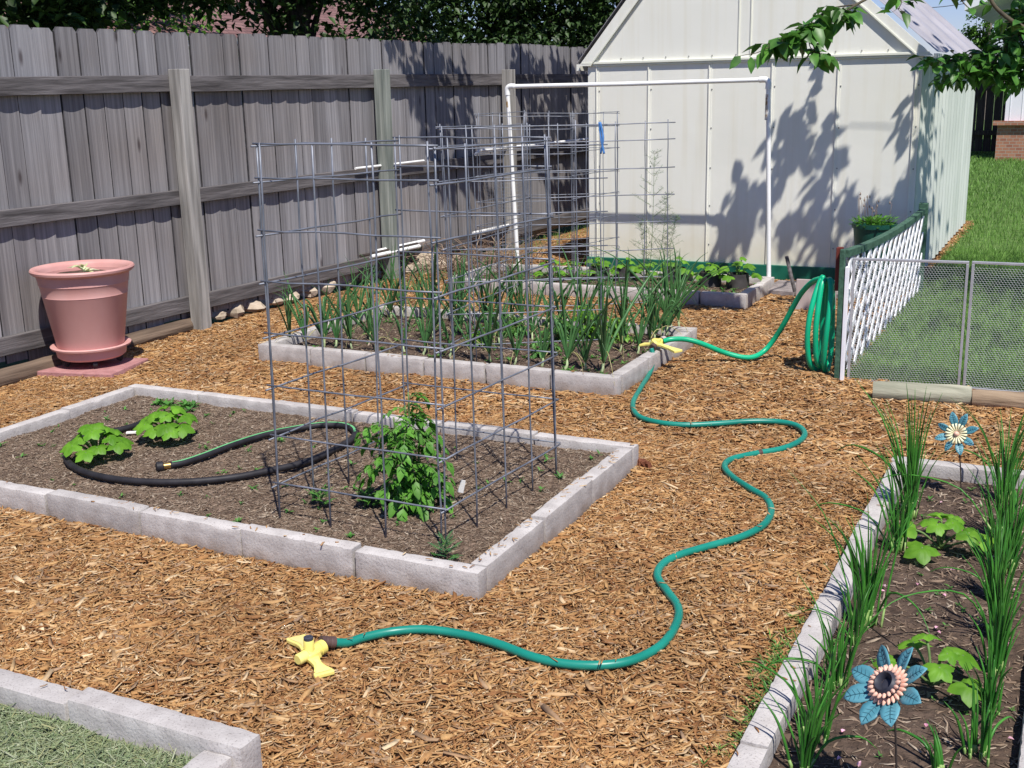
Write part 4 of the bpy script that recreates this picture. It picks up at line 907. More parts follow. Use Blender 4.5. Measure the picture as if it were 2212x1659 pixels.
# tomato plant
def tomato(label,p,W_,Hh,seed,n=40,mat='tomato',name='tomato_plant'):
    r_=random.Random(seed); p=Vector(p); t=thing(name,label,'tomato plant',p); L=MB(); S=MB()
    tips=[]
    for s_ in range(5):
        a=s_*1.3+r_.uniform(-.3,.3); q=.0 if s_==0 else W_*.32; e=p+Vector((math.cos(a)*q,math.sin(a)*q,Hh*(1 if s_==0 else r_.uniform(.6,.9))))
        P_=spline([p,p.lerp(e,.5)+Vector((math.cos(a)*q*.25,math.sin(a)*q*.25,0)),e],5); S.tube(P_,[.006-.0035*i/len(P_) for i in range(len(P_))],7)
        tips.append(P_)
    for i in range(n):
        P_=tips[i%5]; u=r_.uniform(.12,1); b_=P_[int(u*(len(P_)-1))]; a=r_.uniform(0,6.28); ln=r_.uniform(.10,.185)*(1.15-.4*u)*W_/.2
        d_=Vector((math.cos(a),math.sin(a),r_.uniform(.1,.7))).normalized(); ra=spline([b_,b_+d_*ln*.5,b_+d_*ln+Vector((0,0,-ln*.45))],4); S.tube(ra,.0016,5)
        for j in range(2,len(ra)):
            f=j/(len(ra)-1); dd=(ra[j]-ra[j-1]).normalized(); sd=dd.cross(Vector((0,0,1))).normalized()
            for g_ in ((1,-1) if j<len(ra)-1 else (0,)):
                if j%2 and g_: 
                    l_=ln*.16
                else: l_=ln*(.36 if g_ else .48)
                dr=(dd*(.55 if g_ else 1)+sd*g_*.85+Vector((0,0,-.25))).normalized(); L.leaf(ra[j],dr,Vector((r_.uniform(-.3,.3),r_.uniform(-.3,.3),1)),l_,l_*.52,r_.uniform(.02,.2),r_.uniform(.1,.4))
                if g_==0 or j%2==0:
                    for h_ in (1,-1):
                        s2=dr.cross(Vector((0,0,1))).normalized(); L.leaf(ra[j]+dr*l_*.22,(dr+s2*h_*.9).normalized(),(0,0,1),l_*.42,l_*.22,.1,.2)
    L.build('leaves',M[mat],t,True); S.build('stems',M['stem'],t,True); return t
pt_=G(893,1092,.055)
tomato('leafy green tomato plant growing inside the nearest wire cage',pt_,.182,.42,2,70)
m=MB(); q=G(1001,1085,.055); seg_box(m,q,q+Vector((-.01,-.004,.075)),.02,.004)
tb=MB(); tb.box(q+Vector((-.004,0,.06)),(.022,.003,.05),Matrix.Rotation(.3,3,'Y')@Matrix.Rotation(.45,3,'Z'),.75); tag(tb.build('plant_label',M['tagw']),'small white plant label beside the tomato plant','plant label')
m=MB(); q=G(293,935,.07); m.box((q.x-.02,q.y,.07),(.05,.02,.006),Matrix.Rotation(.6,3,'Z')); tag(m.build('plant_label',M['tagw']),'pale label lying on soil between the two squash plants','plant label')
# bushy pepper-like plants inside the onion bed
for i,(x,y,s) in enumerate(((1210,735,.8),(1265,725,1.0),(1110,720,.7),(1330,735,.75),(1180,765,.6),(1030,745,.55))):
    p=G(x,y,.055); tomato('bushy pepper plant among the onions, %s of them'%ords[i],p,.13*s+.03,.20*s,40+i,34,'squash' if i%2 else 'weed','pepper_plant')['group']='leafy plants among the onions'
# onions ----------------------------------------------------
def onion_proto(seed,h,nl,thin=1.0):
    r_=random.Random(seed); t=thing('onion_plant','','onion',(0,0,0)); S=MB(); L=MB()
    k=r_.uniform(-.01,.01); S.tube([(0,0,-.01),(0,0,.012),(k,0,.025),(k*1.4,0,.055)],[.006*thin,.0078*thin,.0062*thin,.0052*thin],10); S.build('stalk',M['onionstem'],t,True)
    b_=Vector((k*1.3,0,.045))
    for i in range(nl):
        a=i*math.pi+r_.uniform(-.7,.7)+seed; sp_=r_.uniform(.05,.55)*(1 if r_.random()<.8 else 1.9); ln=h*r_.uniform(.65,1.1); d_=Vector((math.cos(a),math.sin(a),0)); kink=r_.random()<.28
        pts=[b_,b_+d_*sp_*ln*.16+Vector((0,0,ln*.25)),b_+d_*sp_*ln*.42+Vector((0,0,ln*.55))]
        if kink: pts+= [b_+d_*(sp_*.9)*ln*.75+Vector((0,0,ln*.55)),b_+d_*(sp_+.25)*ln*.8+Vector((0,0,ln*.25))]
        else: pts+= [b_+d_*sp_*ln*.72+Vector((0,0,ln*.82)),b_+d_*(sp_*1.05)*ln+Vector((r_.uniform(-.02,.02),r_.uniform(-.02,.02),ln*r_.uniform(.9,1.02)))]
        P_=spline(pts,4); n_=len(P_); rad=[(.0040*thin)*(.8+.4*(i%3)/2)*(.75+.7*math.sin(math.pi*min(1,1.15*q_/n_+.1)))*(1 if q_<n_*.55 else max(.12,1-(q_/n_-.55)/.45)) for q_ in range(n_)]
        L.tube(P_,rad,7)
    L.build('leaves',M['onion'],t,True)
    for i in range(2):
        a=r_.uniform(0,6.28); d_=Vector((math.cos(a),math.sin(a),0)); ln=h*r_.uniform(.35,.6); Y=MB()
        P_=spline([b_,b_+d_*ln*.35+Vector((0,0,ln*.30)),b_+d_*ln*.8+Vector((0,0,ln*.12)),b_+d_*ln*1.0+Vector((0,.01,-.035))],4); Y.tube(P_,[.0032*(1-.85*q_/len(P_)) for q_ in range(len(P_))],5,flat=.4)
        Y.build('withered_leaf',M['wither'],t,True)
    return t
protos=[onion_proto(s,h,n) for s,h,n in ((1,.36,7),(2,.42,8),(3,.32,7),(4,.46,9),(5,.38,7),(6,.28,6))]
used=set(); cnt=0
def place_onion(x,y,k,s,lab,grp,rz=None,name=None):
    o=protos[k]
    if k in used: o=copy_tree(protos[k])
    used.add(k); o.location=(x,y,.05); o.rotation_euler=(0,0,rnd.uniform(0,6.28) if rz is None else rz); o.scale=(s,s,s); o['label']=lab; o['group']=grp; o['category']='onion'; return o
ordx=ords+['seventeenth','eighteenth','nineteenth','twentieth']
fr=[(624,742),(662,748),(700,748),(725,750),(760,752),(812,755),(873,758),(915,764),(972,768),(1020,773),(1058,778),(1112,786),(1171,790),(1222,797),(1265,796),(1300,803)]
for i,(x,y) in enumerate(fr):
    p=G(x,y,.06); place_onion(p.x,max(p.y,5.28),[1,0,4,2,3,4,0,1,5,4,3,0,2,1,3,3][i],rnd.uniform(.85,1.1)*(1.0 if i<13 else 1.12),'onion plant in the front row of the onion bed, %s from its left end'%ordx[i],'onions in the front row')
bk=[(845,690),(880,684),(915,690),(950,688),(985,694),(1020,690),(1050,700),(1085,694),(1120,700),(1155,696),(1200,704),(1240,700),(1280,706),(1330,706),(1375,710)]
for i,(x,y) in enumerate(bk):
    p=G(x,y,.05); place_onion(p.x,min(max(p.y,6.0),6.36),[3,1,0,3,4,1,3,0,1,3,4,0,3,1,3][i],rnd.uniform(.85,1.15),'onion plant in the back row of the onion bed, %s from its left end'%ordx[i],'onions in the back row')
rg=[(1378,766),(1400,750),(1413,738),(1440,727),(1452,716),(1468,712),(1430,735)]
for i,(x,y) in enumerate(rg):
    p=G(x,y,.05); place_onion(min(p.x,-2.10),p.y,[2,1,3,1,3,3,4][i],1.12 if i>2 else .95,'tall onion plant by the right wall of the onion bed, %s from the near corner'%ordx[i],'onions along the right wall')
lf=[(655,725),(700,708),(742,700),(790,692)]
for i,(x,y) in enumerate(lf):
    p=G(x,y,.05); place_onion(max(p.x,-4.08),p.y,[0,2,1,4][i],.9,'onion plant by the left wall of the onion bed, %s from the near corner'%ordx[i],'onions along the left wall')
md=[(800,735),(935,730),(1000,725),(1080,745),(1150,735),(1340,760),(1300,740)]
for i,(x,y) in enumerate(md):
    p=G(x,y,.05); place_onion(p.x,p.y,[4,1,3,0,1,3,0][i],.9,'stray onion plant in the middle of the onion bed, %s from its left side'%ordx[i],'onions in the middle of the bed')
# asparagus gone to fern
asp=thing('asparagus_fern','tall airy asparagus fern in front of the cream shed wall','asparagus fern',G(1400,640,.05))
p0=Vector(ORG[asp.name]); m=MB(); L=MB(); ar=random.Random(9)
for st_,(hh,lx_) in enumerate(((.98,.0),(.70,.12),(.55,.20),(.5,-.12))):
    q0=p0+Vector((lx_*.3,0,0)); q1=p0+Vector((lx_*.8+.03,.02,hh)); P_=spline([q0,q0.lerp(q1,.5)+Vector((.01,0,0)),q1],8); m.tube(P_,[.003-.0022*i/len(P_) for i in range(len(P_))],6)
    for i in range(5,len(P_)):
        for g_ in range(3):
            a=ar.uniform(0,6.28); ln=.30*(1.12-i/len(P_))*ar.uniform(.6,1.2)*hh; d_=Vector((math.cos(a),math.sin(a)*.7,.55)).normalized(); e=P_[i]+d_*ln
            m.tube([P_[i],e],.0009,4)
            for j in range(9):
                b_=P_[i].lerp(e,.2+.09*j); dd=Vector((ar.uniform(-1,1),ar.uniform(-1,1),ar.uniform(-.2,1))).normalized(); L.leaf(b_,dd,(0,0,1),.03,.0018,.05,.1,True)
m.build('stems',M['stem'],asp,True); L.build('fronds',M['aspar'],asp,True)
# chive clumps ----------------------------------------------
def chive(label,p,h,n,spread,seed,grp,flop=1,W_=.0031):
    n=int(n*.85); r_=random.Random(seed); p=Vector(p); t=thing('chive_clump',label,'chives',p,grp); L=MB(); S=MB(); spread*=.8
    for i in range(n):
        a=r_.uniform(0,6.28); q=abs(r_.gauss(0,.015)); b_=p+Vector((math.cos(a)*q,math.sin(a)*q,0)); a2=a+r_.uniform(-.6,.6)
        ln=h*r_.uniform(.45,1.08); sp_=spread*r_.uniform(.05,1); d_=Vector((math.cos(a2),math.sin(a2),0))+Vector((-.18,.05,0))
        fl=1 if i<flop else 0
        if fl: pts=[b_,b_+d_*ln*.3+Vector((0,0,ln*.45)),b_+d_*ln*.8+Vector((0,0,ln*.5)),b_+d_*ln*1.1+Vector((0,0,ln*.3))]
        else: pts=[b_,b_+d_*sp_*ln*.2+Vector((0,0,ln*.35)),b_+d_*sp_*ln*.55+Vector((0,0,ln*.7)),b_+d_*sp_*ln*1.15+Vector((0,0,ln*r_.uniform(.92,1.0)))]
        P_=spline(pts,4); n_=len(P_); w=W_*r_.uniform(.7,1.25)
        L.tube(P_,[w*(1.0 if q_<n_*.5 else max(.1,1-(q_/n_-.5)/.5)) for q_ in range(n_)],6)
        S.tube([b_+Vector((0,0,-.005)),b_+Vector((0,0,.012)),b_+(P_[2]-b_)*.9],[w*1.15,w*1.15,w*1.02],6)
    L.build('leaves',M['chive'],t,True); S.build('pale_bases',M['chivebase'],t,True); return t
cl=[(1966,1122,.46,44,.42),(1940,1190,.34,26,.5),(1872,1350,.40,40,.5),(1846,1392,.24,14,.6),(1806,1482,.27,26,.55),(1765,1600,.27,24,.55),(1735,1668,.26,22,.6)]
for i,(x,y,h,n,s_) in enumerate(cl):
    p=G(x,y,.045); chive('bushy chive clump by the left wall of narrow bed, %s from its far end'%ords[i],p,h,n,s_,60+i,'chives in the left row of the narrow bed')
cr_=[(2165,1085,.36,34,.5),(2162,1165,.34,30,.5),(2178,1235,.34,32,.5),(2150,1300,.30,34,.45),(2148,1380,.30,36,.45),(2150,1455,.26,30,.4),(2136,1545,.20,22,.4),(2118,1640,.20,20,.4),(2035,1668,.13,9,.7)]
for i,(x,y,h,n,s_) in enumerate(cr_):
    p=G(x,y,.045); chive('slender chive clump by the right wall of narrow bed, %s from its far end'%ords[i],p,h,n,s_,80+i,'chives in the right row of the narrow bed')
# ------------------------------------------------------------------ metal flowers on rods
def flower(label,center,base,Rp,face,pet,cmat,inner,seed,Rc,dark=True,phase=0,wd=.42):
    center=Vector(center); base=Vector(base); t=thing('metal_flower',label,'garden ornament',base,'blue metal flowers on rods')
    f=Vector(face).normalized(); up=Vector((0,0,1)); s=up.cross(f).normalized(); u=f.cross(s).normalized()
    r_=random.Random(seed)
    m=MB(); m.tube(spline([base-Vector((0,0,.05)),base.lerp(center,.5)+Vector((.002,0,0)),center-f*.012-u*.004],6),.0022,8); m.build('rod',M['rod'],t,True)
    for k in range(pet):
        a=2*math.pi*(k+phase)/pet+r_.uniform(-.07,.07); d_=(s*math.cos(a)+u*math.sin(a)+f*.12).normalized(); w=d_.cross(f).normalized(); tw=r_.uniform(-.5,.5); w=(w+f*tw).normalized(); nn=w.cross(d_).normalized()
        if nn.dot(f)<0: nn=-nn
        L_=Rp*r_.uniform(.92,1.05); Wd=L_*wd; o0=center+d_*Rc*.55-f*.006; Ln=L_-Rc*.55
        m=MB(); vs=[]; st=[(0,.10),(.12,.45),(.3,.85),(.5,1.0),(.7,.86),(.87,.48),(1,.03)]
        for (q,ww) in st:
            b_=o0+d_*Ln*q+f*(.18*Ln*math.sin(q*2.2)-.0*q); 
            for j in (-1,-.5,0,.5,1): vs.append(b_+w*j*Wd*.5*ww+nn*(abs(j)**1.5)*Wd*.10*ww)
        m.add(vs,[(5*i+j,5*i+j+1,5*i+j+6,5*i+j+5) for i in range(len(st)-1) for j in range(4)])
        o=m.build('petal',M['petal'],t,True); so=o.modifiers.new('thick','SOLIDIFY'); so.thickness=.0022; so.offset=0
        v=MB()
        mid=[o0+d_*Ln*q+f*(.18*Ln*math.sin(q*2.2))+nn*.0016 for q in (.1,.3,.5,.7,.9)]; v.tube(mid,.0008,5)
        for q in (.25,.38,.5,.62,.75):
            b_=o0+d_*Ln*q+f*(.18*Ln*math.sin(q*2.2))+nn*.0016; ww=np.interp(q,[s_[0] for s_ in st],[s_[1] for s_ in st])
            for g_ in (1,-1): v.tube([b_,b_+d_*Ln*.09+w*g_*Wd*.36*ww+nn*Wd*.045*ww],.0005,4)
        v.build('veins',M['vein'],o,True)
    m=MB(); n_=24 if dark else 18
    for layer in range(2 if dark else 1):
        for k in range(n_-layer*6):
            a=2*math.pi*(k+.5*layer)/(n_-layer*6); d_=(s*math.cos(a)+u*math.sin(a)+f*(.25+.3*layer)).normalized(); w=d_.cross(f).normalized(); b_=center+d_*Rc*.35+f*(.003+.004*layer); Lk=Rc*(.72-.12*layer)
            if dark: m.tube([b_,b_+d_*Lk*.3,b_+d_*Lk*.75,b_+d_*Lk],[Rc*.06,Rc*.095,Rc*.10,Rc*.04],8)
            else: m.tube([center+f*.004,b_+d_*Lk*.5,b_+d_*Lk*.98],[Rc*.03,Rc*.10,Rc*.13],8,flat=.6)
    m.build('inner_petals',M[inner],t,True)
    A_=Matrix((s,u,f)).transposed(); m=MB()
    if dark: m.lathe([(0,.008),(Rc*.28,.008),(Rc*.30,.014),(Rc*.45,.021),(Rc*.64,.015),(Rc*.70,.002),(Rc*.5,-.004),(0,-.004)],28,center+f*.008,A_)
    else: m.lathe([(0,.012),(Rc*.14,.011),(Rc*.24,.006),(Rc*.27,0),(0,-.003)],20,center+f*.008,A_)
    m.build('centre',M[cmat],t,True,50); return t
fb=G(1941,1735,.045); dF=PX(fb)[2]; fc=AD(1925,1486,dF*.955)
tc_=(Vector((0,0,H))-fc).normalized()
flower('large blue metal flower with dark centre ringed by pink petals',fc,fb,.095,tc_+Vector((-.85,.05,.6)),8,'darkc','pinkp',3,.043,True,.15)
fb=G(2079,1068,.045); fc=AD(2067,938,PX(fb)[2]*.985)
tc_=(Vector((0,0,H))-fc).normalized()
flower('smaller blue metal flower with cream pleated centre',fc,fb,.078,tc_+Vector((-.25,-.1,.15)),8,'pinkp','creamp',5,.036,False,.5,.36)
# fallen pink petals in the narrow bed
m=MB()
for k in range(26):
    x,y=rnd.uniform(-.48,-.02),rnd.uniform(2.1,4.2); m.leaf((x,y,.055+hf5(x,y)),(rnd.uniform(-1,1),rnd.uniform(-1,1),.2),(0,0,1),.014,.011,.3,.2)
M['pinkfallen']=leafm('fallen_petals',(.70,.28,.42),(.85,.60,.66),.2); o=m.build('fallen_petals',M['pinkfallen']); o['kind']='stuff'
# ------------------------------------------------------------------ planter on the shed side of the lattice, paver slabs
yp=8.45; c_=AY(1888,500,yp); zt_=AY(1888,482,yp).z
pl=thing('planter','dark green planter of low flowers behind the lattice rail','planter',(c_.x,yp,0))
lathe_part('pot_body',[(0,.02),(.085,.02),(.095,.04),(.142,zt_-.03),(.152,zt_-.03),(.154,zt_),(.145,zt_),(.14,zt_-.05),(0,zt_-.05)],'planter',pl,(c_.x,yp,0),40)
L=MB(); D_=MB(); rr=random.Random(12)
for k in range(230):
    a=rr.uniform(0,6.28); q=rr.uniform(0,.15); b_=Vector((c_.x+math.cos(a)*q,yp+math.sin(a)*q,zt_-.03+rr.uniform(0,.06))); L.leaf(b_,(math.cos(a)*.8,math.sin(a)*.8,rr.uniform(.1,1)),(0,0,1),rr.uniform(.03,.055),.022,.15,.2)
for k in range(12):
    a=rr.uniform(0,6.28); q=rr.uniform(0,.12); b_=Vector((c_.x+math.cos(a)*q,yp+math.sin(a)*q,zt_)); h_=rr.uniform(.08,.2); D_=MB(); D_.tube([b_,b_+Vector((rr.uniform(-.02,.02),0,h_))],.0015,5); D_.tube([b_+Vector((0,0,h_-.01)),b_+Vector((0,0,h_)),b_+Vector((0,0,h_+.012))],[.002,.006,.001],6); D_.build('spent_flower',M['dry'],pl,True)
L.build('foliage',M['tomato'],pl,True)
q=G(1735,672,0); sl_=MB(); sl_.box((q.x+.08,q.y,.11),(.26,.03,.21),Matrix.Rotation(R(4),3,'Z')@Matrix.Rotation(R(-3),3,'X')); tag(bevel(sl_.build('leaning_board',M['paverboard']),.003),'pinkish grey board standing behind the hanging hose loops','board')
q=G(1735,660,0); st_=MB(); seg_box(st_,(q.x-.05,q.y-.05,.10),(q.x-.12,q.y-.03,.34),.03,.012); tag(st_.build('wooden_stake',M['rail']),'short tilted wooden stake leaning on the board by the hose','stake')
k=0
for ix in range(4):
    for iy in range(2):
        x=-1.93+ix*.235; y=8.36+iy*.24; m=MB(); m.box((x,y,.012),(.22,.22,.04),Matrix.Rotation(rnd.uniform(-.03,.03),3,'Z')); tag(bevel(m.build('paving_slab',M['paver']),.004),'grey paving slab by the shed skirt, %s from the left in the %s row'%(ords[ix],('near','rear')[iy]),'slab','grey paving slabs by the shed')
# ------------------------------------------------------------------ trees
SUN=Vector((.40,-.42,.95))
def inpoly(x,y,P_):
    c=False; n=len(P_)
    for i in range(n):
        x1,y1=P_[i]; x2,y2=P_[(i+1)%n]
        if (y1>y)!=(y2>y) and x<(x2-x1)*(y-y1)/(y2-y1)+x1: c=not c
    return c
def rleaf(mb,p,r_,L,droop=.5,wf=.6,simple=False,out=None):
    a=r_.uniform(0,6.28); d_=Vector((math.cos(a),math.sin(a),r_.uniform(-1.1,.3)*droop*1.6)); 
    if out is not None: d_+=out
    mb.leaf(p,d_,Vector((r_.uniform(-.6,.6),r_.uniform(-.6,.6),1)),L*r_.uniform(.7,1.15),L*wf*r_.uniform(.8,1.1),.16,.2,simple)
pr=random.Random(21)
pear=thing('pear_tree','pear tree with glossy leaves hanging into view at upper right','tree',(1.15,7.7,0))
T0=Vector((1.15,7.7,0)); m=MB(); m.tube(spline([T0,T0+Vector((-.03,0,.9)),T0+Vector((-.12,-.05,1.9)),T0+Vector((-.2,-.1,3.0)),T0+Vector((-.3,-.1,4.3))],6),[.11-.0033*i for i in range(25)],14); m.build('trunk',M['bark'],pear,True)
LV=MB(); TW=MB()
def twig(pts,r0,r1,n=5):
    P_=spline(pts,n); TW.tube(P_,[r0+(r1-r0)*i/(len(P_)-1) for i in range(len(P_))],7); return P_
def leafy(P_,n,L,spread=.05,lo=0.0,side=.0):
    for i in range(n):
        u=lo+(1-lo)*pr.random(); b_=P_[min(len(P_)-1,int(u*(len(P_)-1)))]; a=pr.uniform(0,6.28); e=b_+Vector((math.cos(a)*spread,math.sin(a)*spread,pr.uniform(-.6,.3)*spread)); TW.tube([b_,e],.0012,4,cap=False); rleaf(LV,e,pr,L,.8)
hub_=T0+Vector((-.15,-.05,2.5))
# near hanging spray, upper middle-right of the view
D1=6.6
s1=[AD(x,y,D1+z) for x,y,z in ((2080,-150,.3),(1960,-70,.2),(1900,-20,.1),(1850,10,0),(1800,40,0),(1745,65,0),(1700,82,0),(1662,100,0))]
P_=twig([hub_]+s1,.012,.003); n0=len(P_)*3//8
leafy(P_[n0+6:],60,.125,.055); leafy(P_[-14:],34,.13,.055)
P_=twig([s1[-2],AD(1640,112,D1),AD(1612,118,D1),AD(1585,124,D1)],.003,.0012); 
for (x,y,dx,dy) in ((1600,120,-.5,-.6),(1622,122,.05,-1),(1645,112,-.2,-.9)): LV.leaf(AD(x,y,D1),MC@Vector((dx,-dy,0)),MC@Vector((.2,-.3,-1)),.10,.055,.1,.1)
P_=twig([s1[3],AD(1790,20,D1),AD(1765,50,D1+.05),AD(1748,90,D1),AD(1760,112,D1),AD(1788,120,D1)],.005,.0015); leafy(P_,44,.12,.055,.1)
P_=twig([s1[2],AD(1945,0,D1),AD(1940,20,D1)],.004,.002); leafy(P_,9,.10,.04,.3)
# right hand spray
D2=7.6
for pts,n in (([(2330,-60,.2),(2240,40,0),(2190,95,0),(2120,120,0),(2060,128,0),(2012,130,0)],210),([(2330,20,.3),(2250,110,0),(2180,140,0),(2110,155,0),(2050,162,0)],190),([(2330,40,.2),(2260,130,.1),(2200,165,.1),(2150,180,0)],120),([(2300,-80,.2),(2230,10,0),(2195,60,.1),(2185,110,.1)],150)):
    Q=[AD(x,y,D2+z) for x,y,z in pts]; P_=twig([hub_]+Q,.009,.0022); leafy(P_[8:],n,.105,.095)
Q=[AD(x,y,5.2) for x,y in ((2060,-60),(2120,-30),(2150,15),(2185,45),(2215,62),(2290,110))]; P_=twig(Q,.007,.012); leafy(P_,26,.085,.06)
Q=[AD(x,y,5.2) for x,y in ((2060,-60),(2075,-5),(2090,15))]; P_=twig(Q,.004,.002); leafy(P_,8,.085,.04,.3)
# crown mass above the view: it shades the shed front, the lattice and the lawn
wall=[(1542,570),(1545,500),(1575,410),(1630,380),(1660,330),(1670,285),(1700,265),(1745,255),(1790,270),(1800,300),(1835,325),(1860,380),(1880,430),(1900,455),(1880,560),(1800,600),(1640,600)]
n=0
while n<260:
    x,y=pr.uniform(1535,1905),pr.uniform(250,600)
    if not inpoly(x,y,wall): continue
    if x>1800 and pr.random()<.35: continue
    W_=AY(x,y,SY0)
    if noise.noise(Vector((x*.013+y*.008,y*.010,7)))<-.06 : continue
    t_=(2.5-W_.z)/.95+pr.uniform(.0,.8); 
    if t_<1.2: t_=1.2+pr.uniform(0,.5)
    rleaf(LV,W_+SUN*t_,pr,.12,.7); n+=1
for (pts,n) in (([(1755,140),(1752,180),(1748,220),(1740,262)],9),([(1985,130),(1980,180),(1965,235),(1955,280),(1975,300)],16),([(1975,370),(1965,400),(1945,440),(1940,470)],22),([(2000,300),(1990,360),(1985,430)],22),([(1905,440),(1950,430),(1985,480)],40)):
    for i in range(n):
        u=pr.random()*(len(pts)-1); j=min(int(u),len(pts)-2); f_=u-j; x=pts[j][0]*(1-f_)+pts[j+1][0]*f_+pr.uniform(-9,9); y=pts[j][1]*(1-f_)+pts[j+1][1]*f_+pr.uniform(-9,9)
        W_=AY(x,y,SY0); t_=max(1.2,(2.45-W_.z)/.95+pr.uniform(0,.3)); rleaf(LV,W_+SUN*t_,pr,.115,.7)
for i in range(210):     # leaves over the shed's side wall
    W_=Vector((SX1,SY0+abs(pr.gauss(0,.45)),pr.uniform(.15,1.6))); rleaf(LV,W_+SUN*((2.55-W_.z)/.95+pr.uniform(0,.7)),pr,.115,.7)
for cx_,cy_ in ((-.75,7.6),(-.35,8.6),(-.15,7.2),(-.55,9.2),(.1,8.0)):
    for i in range(42):
        W_=Vector((cx_+pr.gauss(0,.16),cy_+pr.gauss(0,.22),0)); rleaf(LV,W_+SUN*(2.75+pr.uniform(0,.6)),pr,.115,.6)
for i in range(900):     # crown around the trunk top, beyond the frame
    a=pr.uniform(0,6.28); q=abs(pr.gauss(0,.75)); z=pr.uniform(2.5,4.6); p=T0+Vector((-.3+math.cos(a)*q,.1+math.sin(a)*q,z)); 
    X_,Y_,Z_=PX(p)
    if Y_>-40 and X_<2230: continue
    tw_=(p.y-SY0)/SUN.y; hit=p-SUN*tw_
    if tw_<0 and False: continue
    tt=(SY0-p.y)/.42
    hx_=p.x-.40*tt; hz_=p.z-.95*tt
    if tt>0 and hz_>0 and hx_<-1.0: continue
    rleaf(LV,p,pr,.11,.6)
for k in range(5):
    e=Vector((-1.3+.28*k*.8,7.9-.1*(k%3),2.75+.25*(k%4))); twig([hub_+Vector((0,0,.1*k)),hub_.lerp(e,.5)+Vector((pr.uniform(-.2,.2),pr.uniform(-.4,.1),.2+.3*k)),e],.006,.003)
LV.build('crown',M['pear'],pear,True); TW.build('branches',M['twig'],pear,True)
# big trees behind the fence
tr=random.Random(31)
def bigtree(label,base,hgt,blobs,n,L,mat,simple=True,limbs=6,grp='trees behind the fence',trad=.17,extra=None,name='shade_tree',clump=.35):
    base=Vector(base); t=thing(name,label,'tree',base,grp); m=MB(); top=base+Vector((0,0,hgt*.75))
    m.tube(spline([base,base+Vector((.05,.05,hgt*.3)),base+Vector((-.05,.1,hgt*.55)),top],5),[trad*(1-.045*i) for i in range(16)],12)
    for k in range(limbs):
        b_=blobs[k%len(blobs)]; e=Vector(b_[0])+Vector((tr.uniform(-.5,.5)*b_[1][0],tr.uniform(-.5,.5)*b_[1][1],tr.uniform(-.5,.5)*b_[1][2])); s_=base+Vector((0,0,hgt*tr.uniform(.22,.5)))
        P_=spline([s_,s_.lerp(e,.5)+Vector((0,0,.25)),e],5); m.tube(P_,[trad*.45*(1-.075*i) for i in range(len(P_))],8)
    m.build('trunk',M['bark'],t,True); L_=MB()
    tot=sum(b_[2] for b_ in blobs)
    for (c,rad,w_) in blobs:
        k=int(n*w_/tot); ncl=max(3,k//45)
        for ci in range(ncl):
            d_=Vector((tr.gauss(0,1),tr.gauss(0,1),tr.gauss(0,1))).normalized()*tr.uniform(.35,1)**.6
            cc=Vector(c)+Vector((d_.x*rad[0],d_.y*rad[1],d_.z*rad[2])); cs=clump*tr.uniform(.6,1.2)
            for i in range(45): rleaf(L_,cc+Vector((tr.gauss(0,cs*.55),tr.gauss(0,cs*.55),tr.gauss(0,cs*.4))),tr,L,.6,.62,simple)
    if extra: extra(L_)
    L_.build('crown',M[mat],t,True); return t
def overhang(L_):
    regs=[([(840,92),(1003,98),(1000,140),(1012,190),(1035,330),(1062,400),(960,425),(930,330),(912,230),(870,170)],430),([(1105,105),(1280,115),(1285,420),(1200,430),(1150,330),(1120,200)],760)]
    for P_,n in regs:
        k=0
        while k<n:
            x,y=tr.uniform(835,1290),tr.uniform(90,435)
            if not inpoly(x,y,P_): continue
            W_=onfence(x,y)
            if W_.z<.1 or noise.noise(Vector((x*.03,y*.008,3)))<-.22: k+=.3; continue
            t_=(2.75-W_.z)/.95+tr.uniform(0,.9); rleaf(L_,W_+SUN*t_,tr,.12,.8,.6,True); k+=1
def ctr(x,d,z): r=ray(x,60); s=d/math.hypot(r.x,r.y); return (r.x*s,r.y*s,z)
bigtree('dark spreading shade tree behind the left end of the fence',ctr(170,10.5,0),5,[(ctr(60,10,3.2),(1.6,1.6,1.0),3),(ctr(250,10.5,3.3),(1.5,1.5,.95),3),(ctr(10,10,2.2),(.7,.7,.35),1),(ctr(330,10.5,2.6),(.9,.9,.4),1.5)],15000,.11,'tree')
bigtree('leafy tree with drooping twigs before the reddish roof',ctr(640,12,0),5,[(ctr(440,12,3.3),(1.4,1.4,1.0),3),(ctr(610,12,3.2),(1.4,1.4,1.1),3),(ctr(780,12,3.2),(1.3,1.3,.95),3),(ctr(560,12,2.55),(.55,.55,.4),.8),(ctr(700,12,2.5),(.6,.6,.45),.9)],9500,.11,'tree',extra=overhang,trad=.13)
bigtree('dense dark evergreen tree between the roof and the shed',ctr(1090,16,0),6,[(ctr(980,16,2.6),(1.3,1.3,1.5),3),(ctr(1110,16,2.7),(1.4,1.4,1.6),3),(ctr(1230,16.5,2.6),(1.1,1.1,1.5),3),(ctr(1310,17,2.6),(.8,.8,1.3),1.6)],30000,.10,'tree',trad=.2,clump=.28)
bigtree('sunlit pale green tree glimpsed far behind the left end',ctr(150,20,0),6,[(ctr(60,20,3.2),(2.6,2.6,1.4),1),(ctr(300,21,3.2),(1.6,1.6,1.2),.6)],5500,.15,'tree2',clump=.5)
bigtree('tall dark tree standing behind the neighbouring house roof',ctr(700,34,0),9,[(ctr(500,34,5.5),(4,4,3),1),(ctr(850,34,5.5),(4,4,3),1),(ctr(1100,34,5),(4,4,3.4),1)],9000,.22,'tree',clump=.8)
hd=thing('hedge','dark hedge growing low along the back of the fence','hedge',(-6.4,14,0)); L_=MB(); S_=MB()
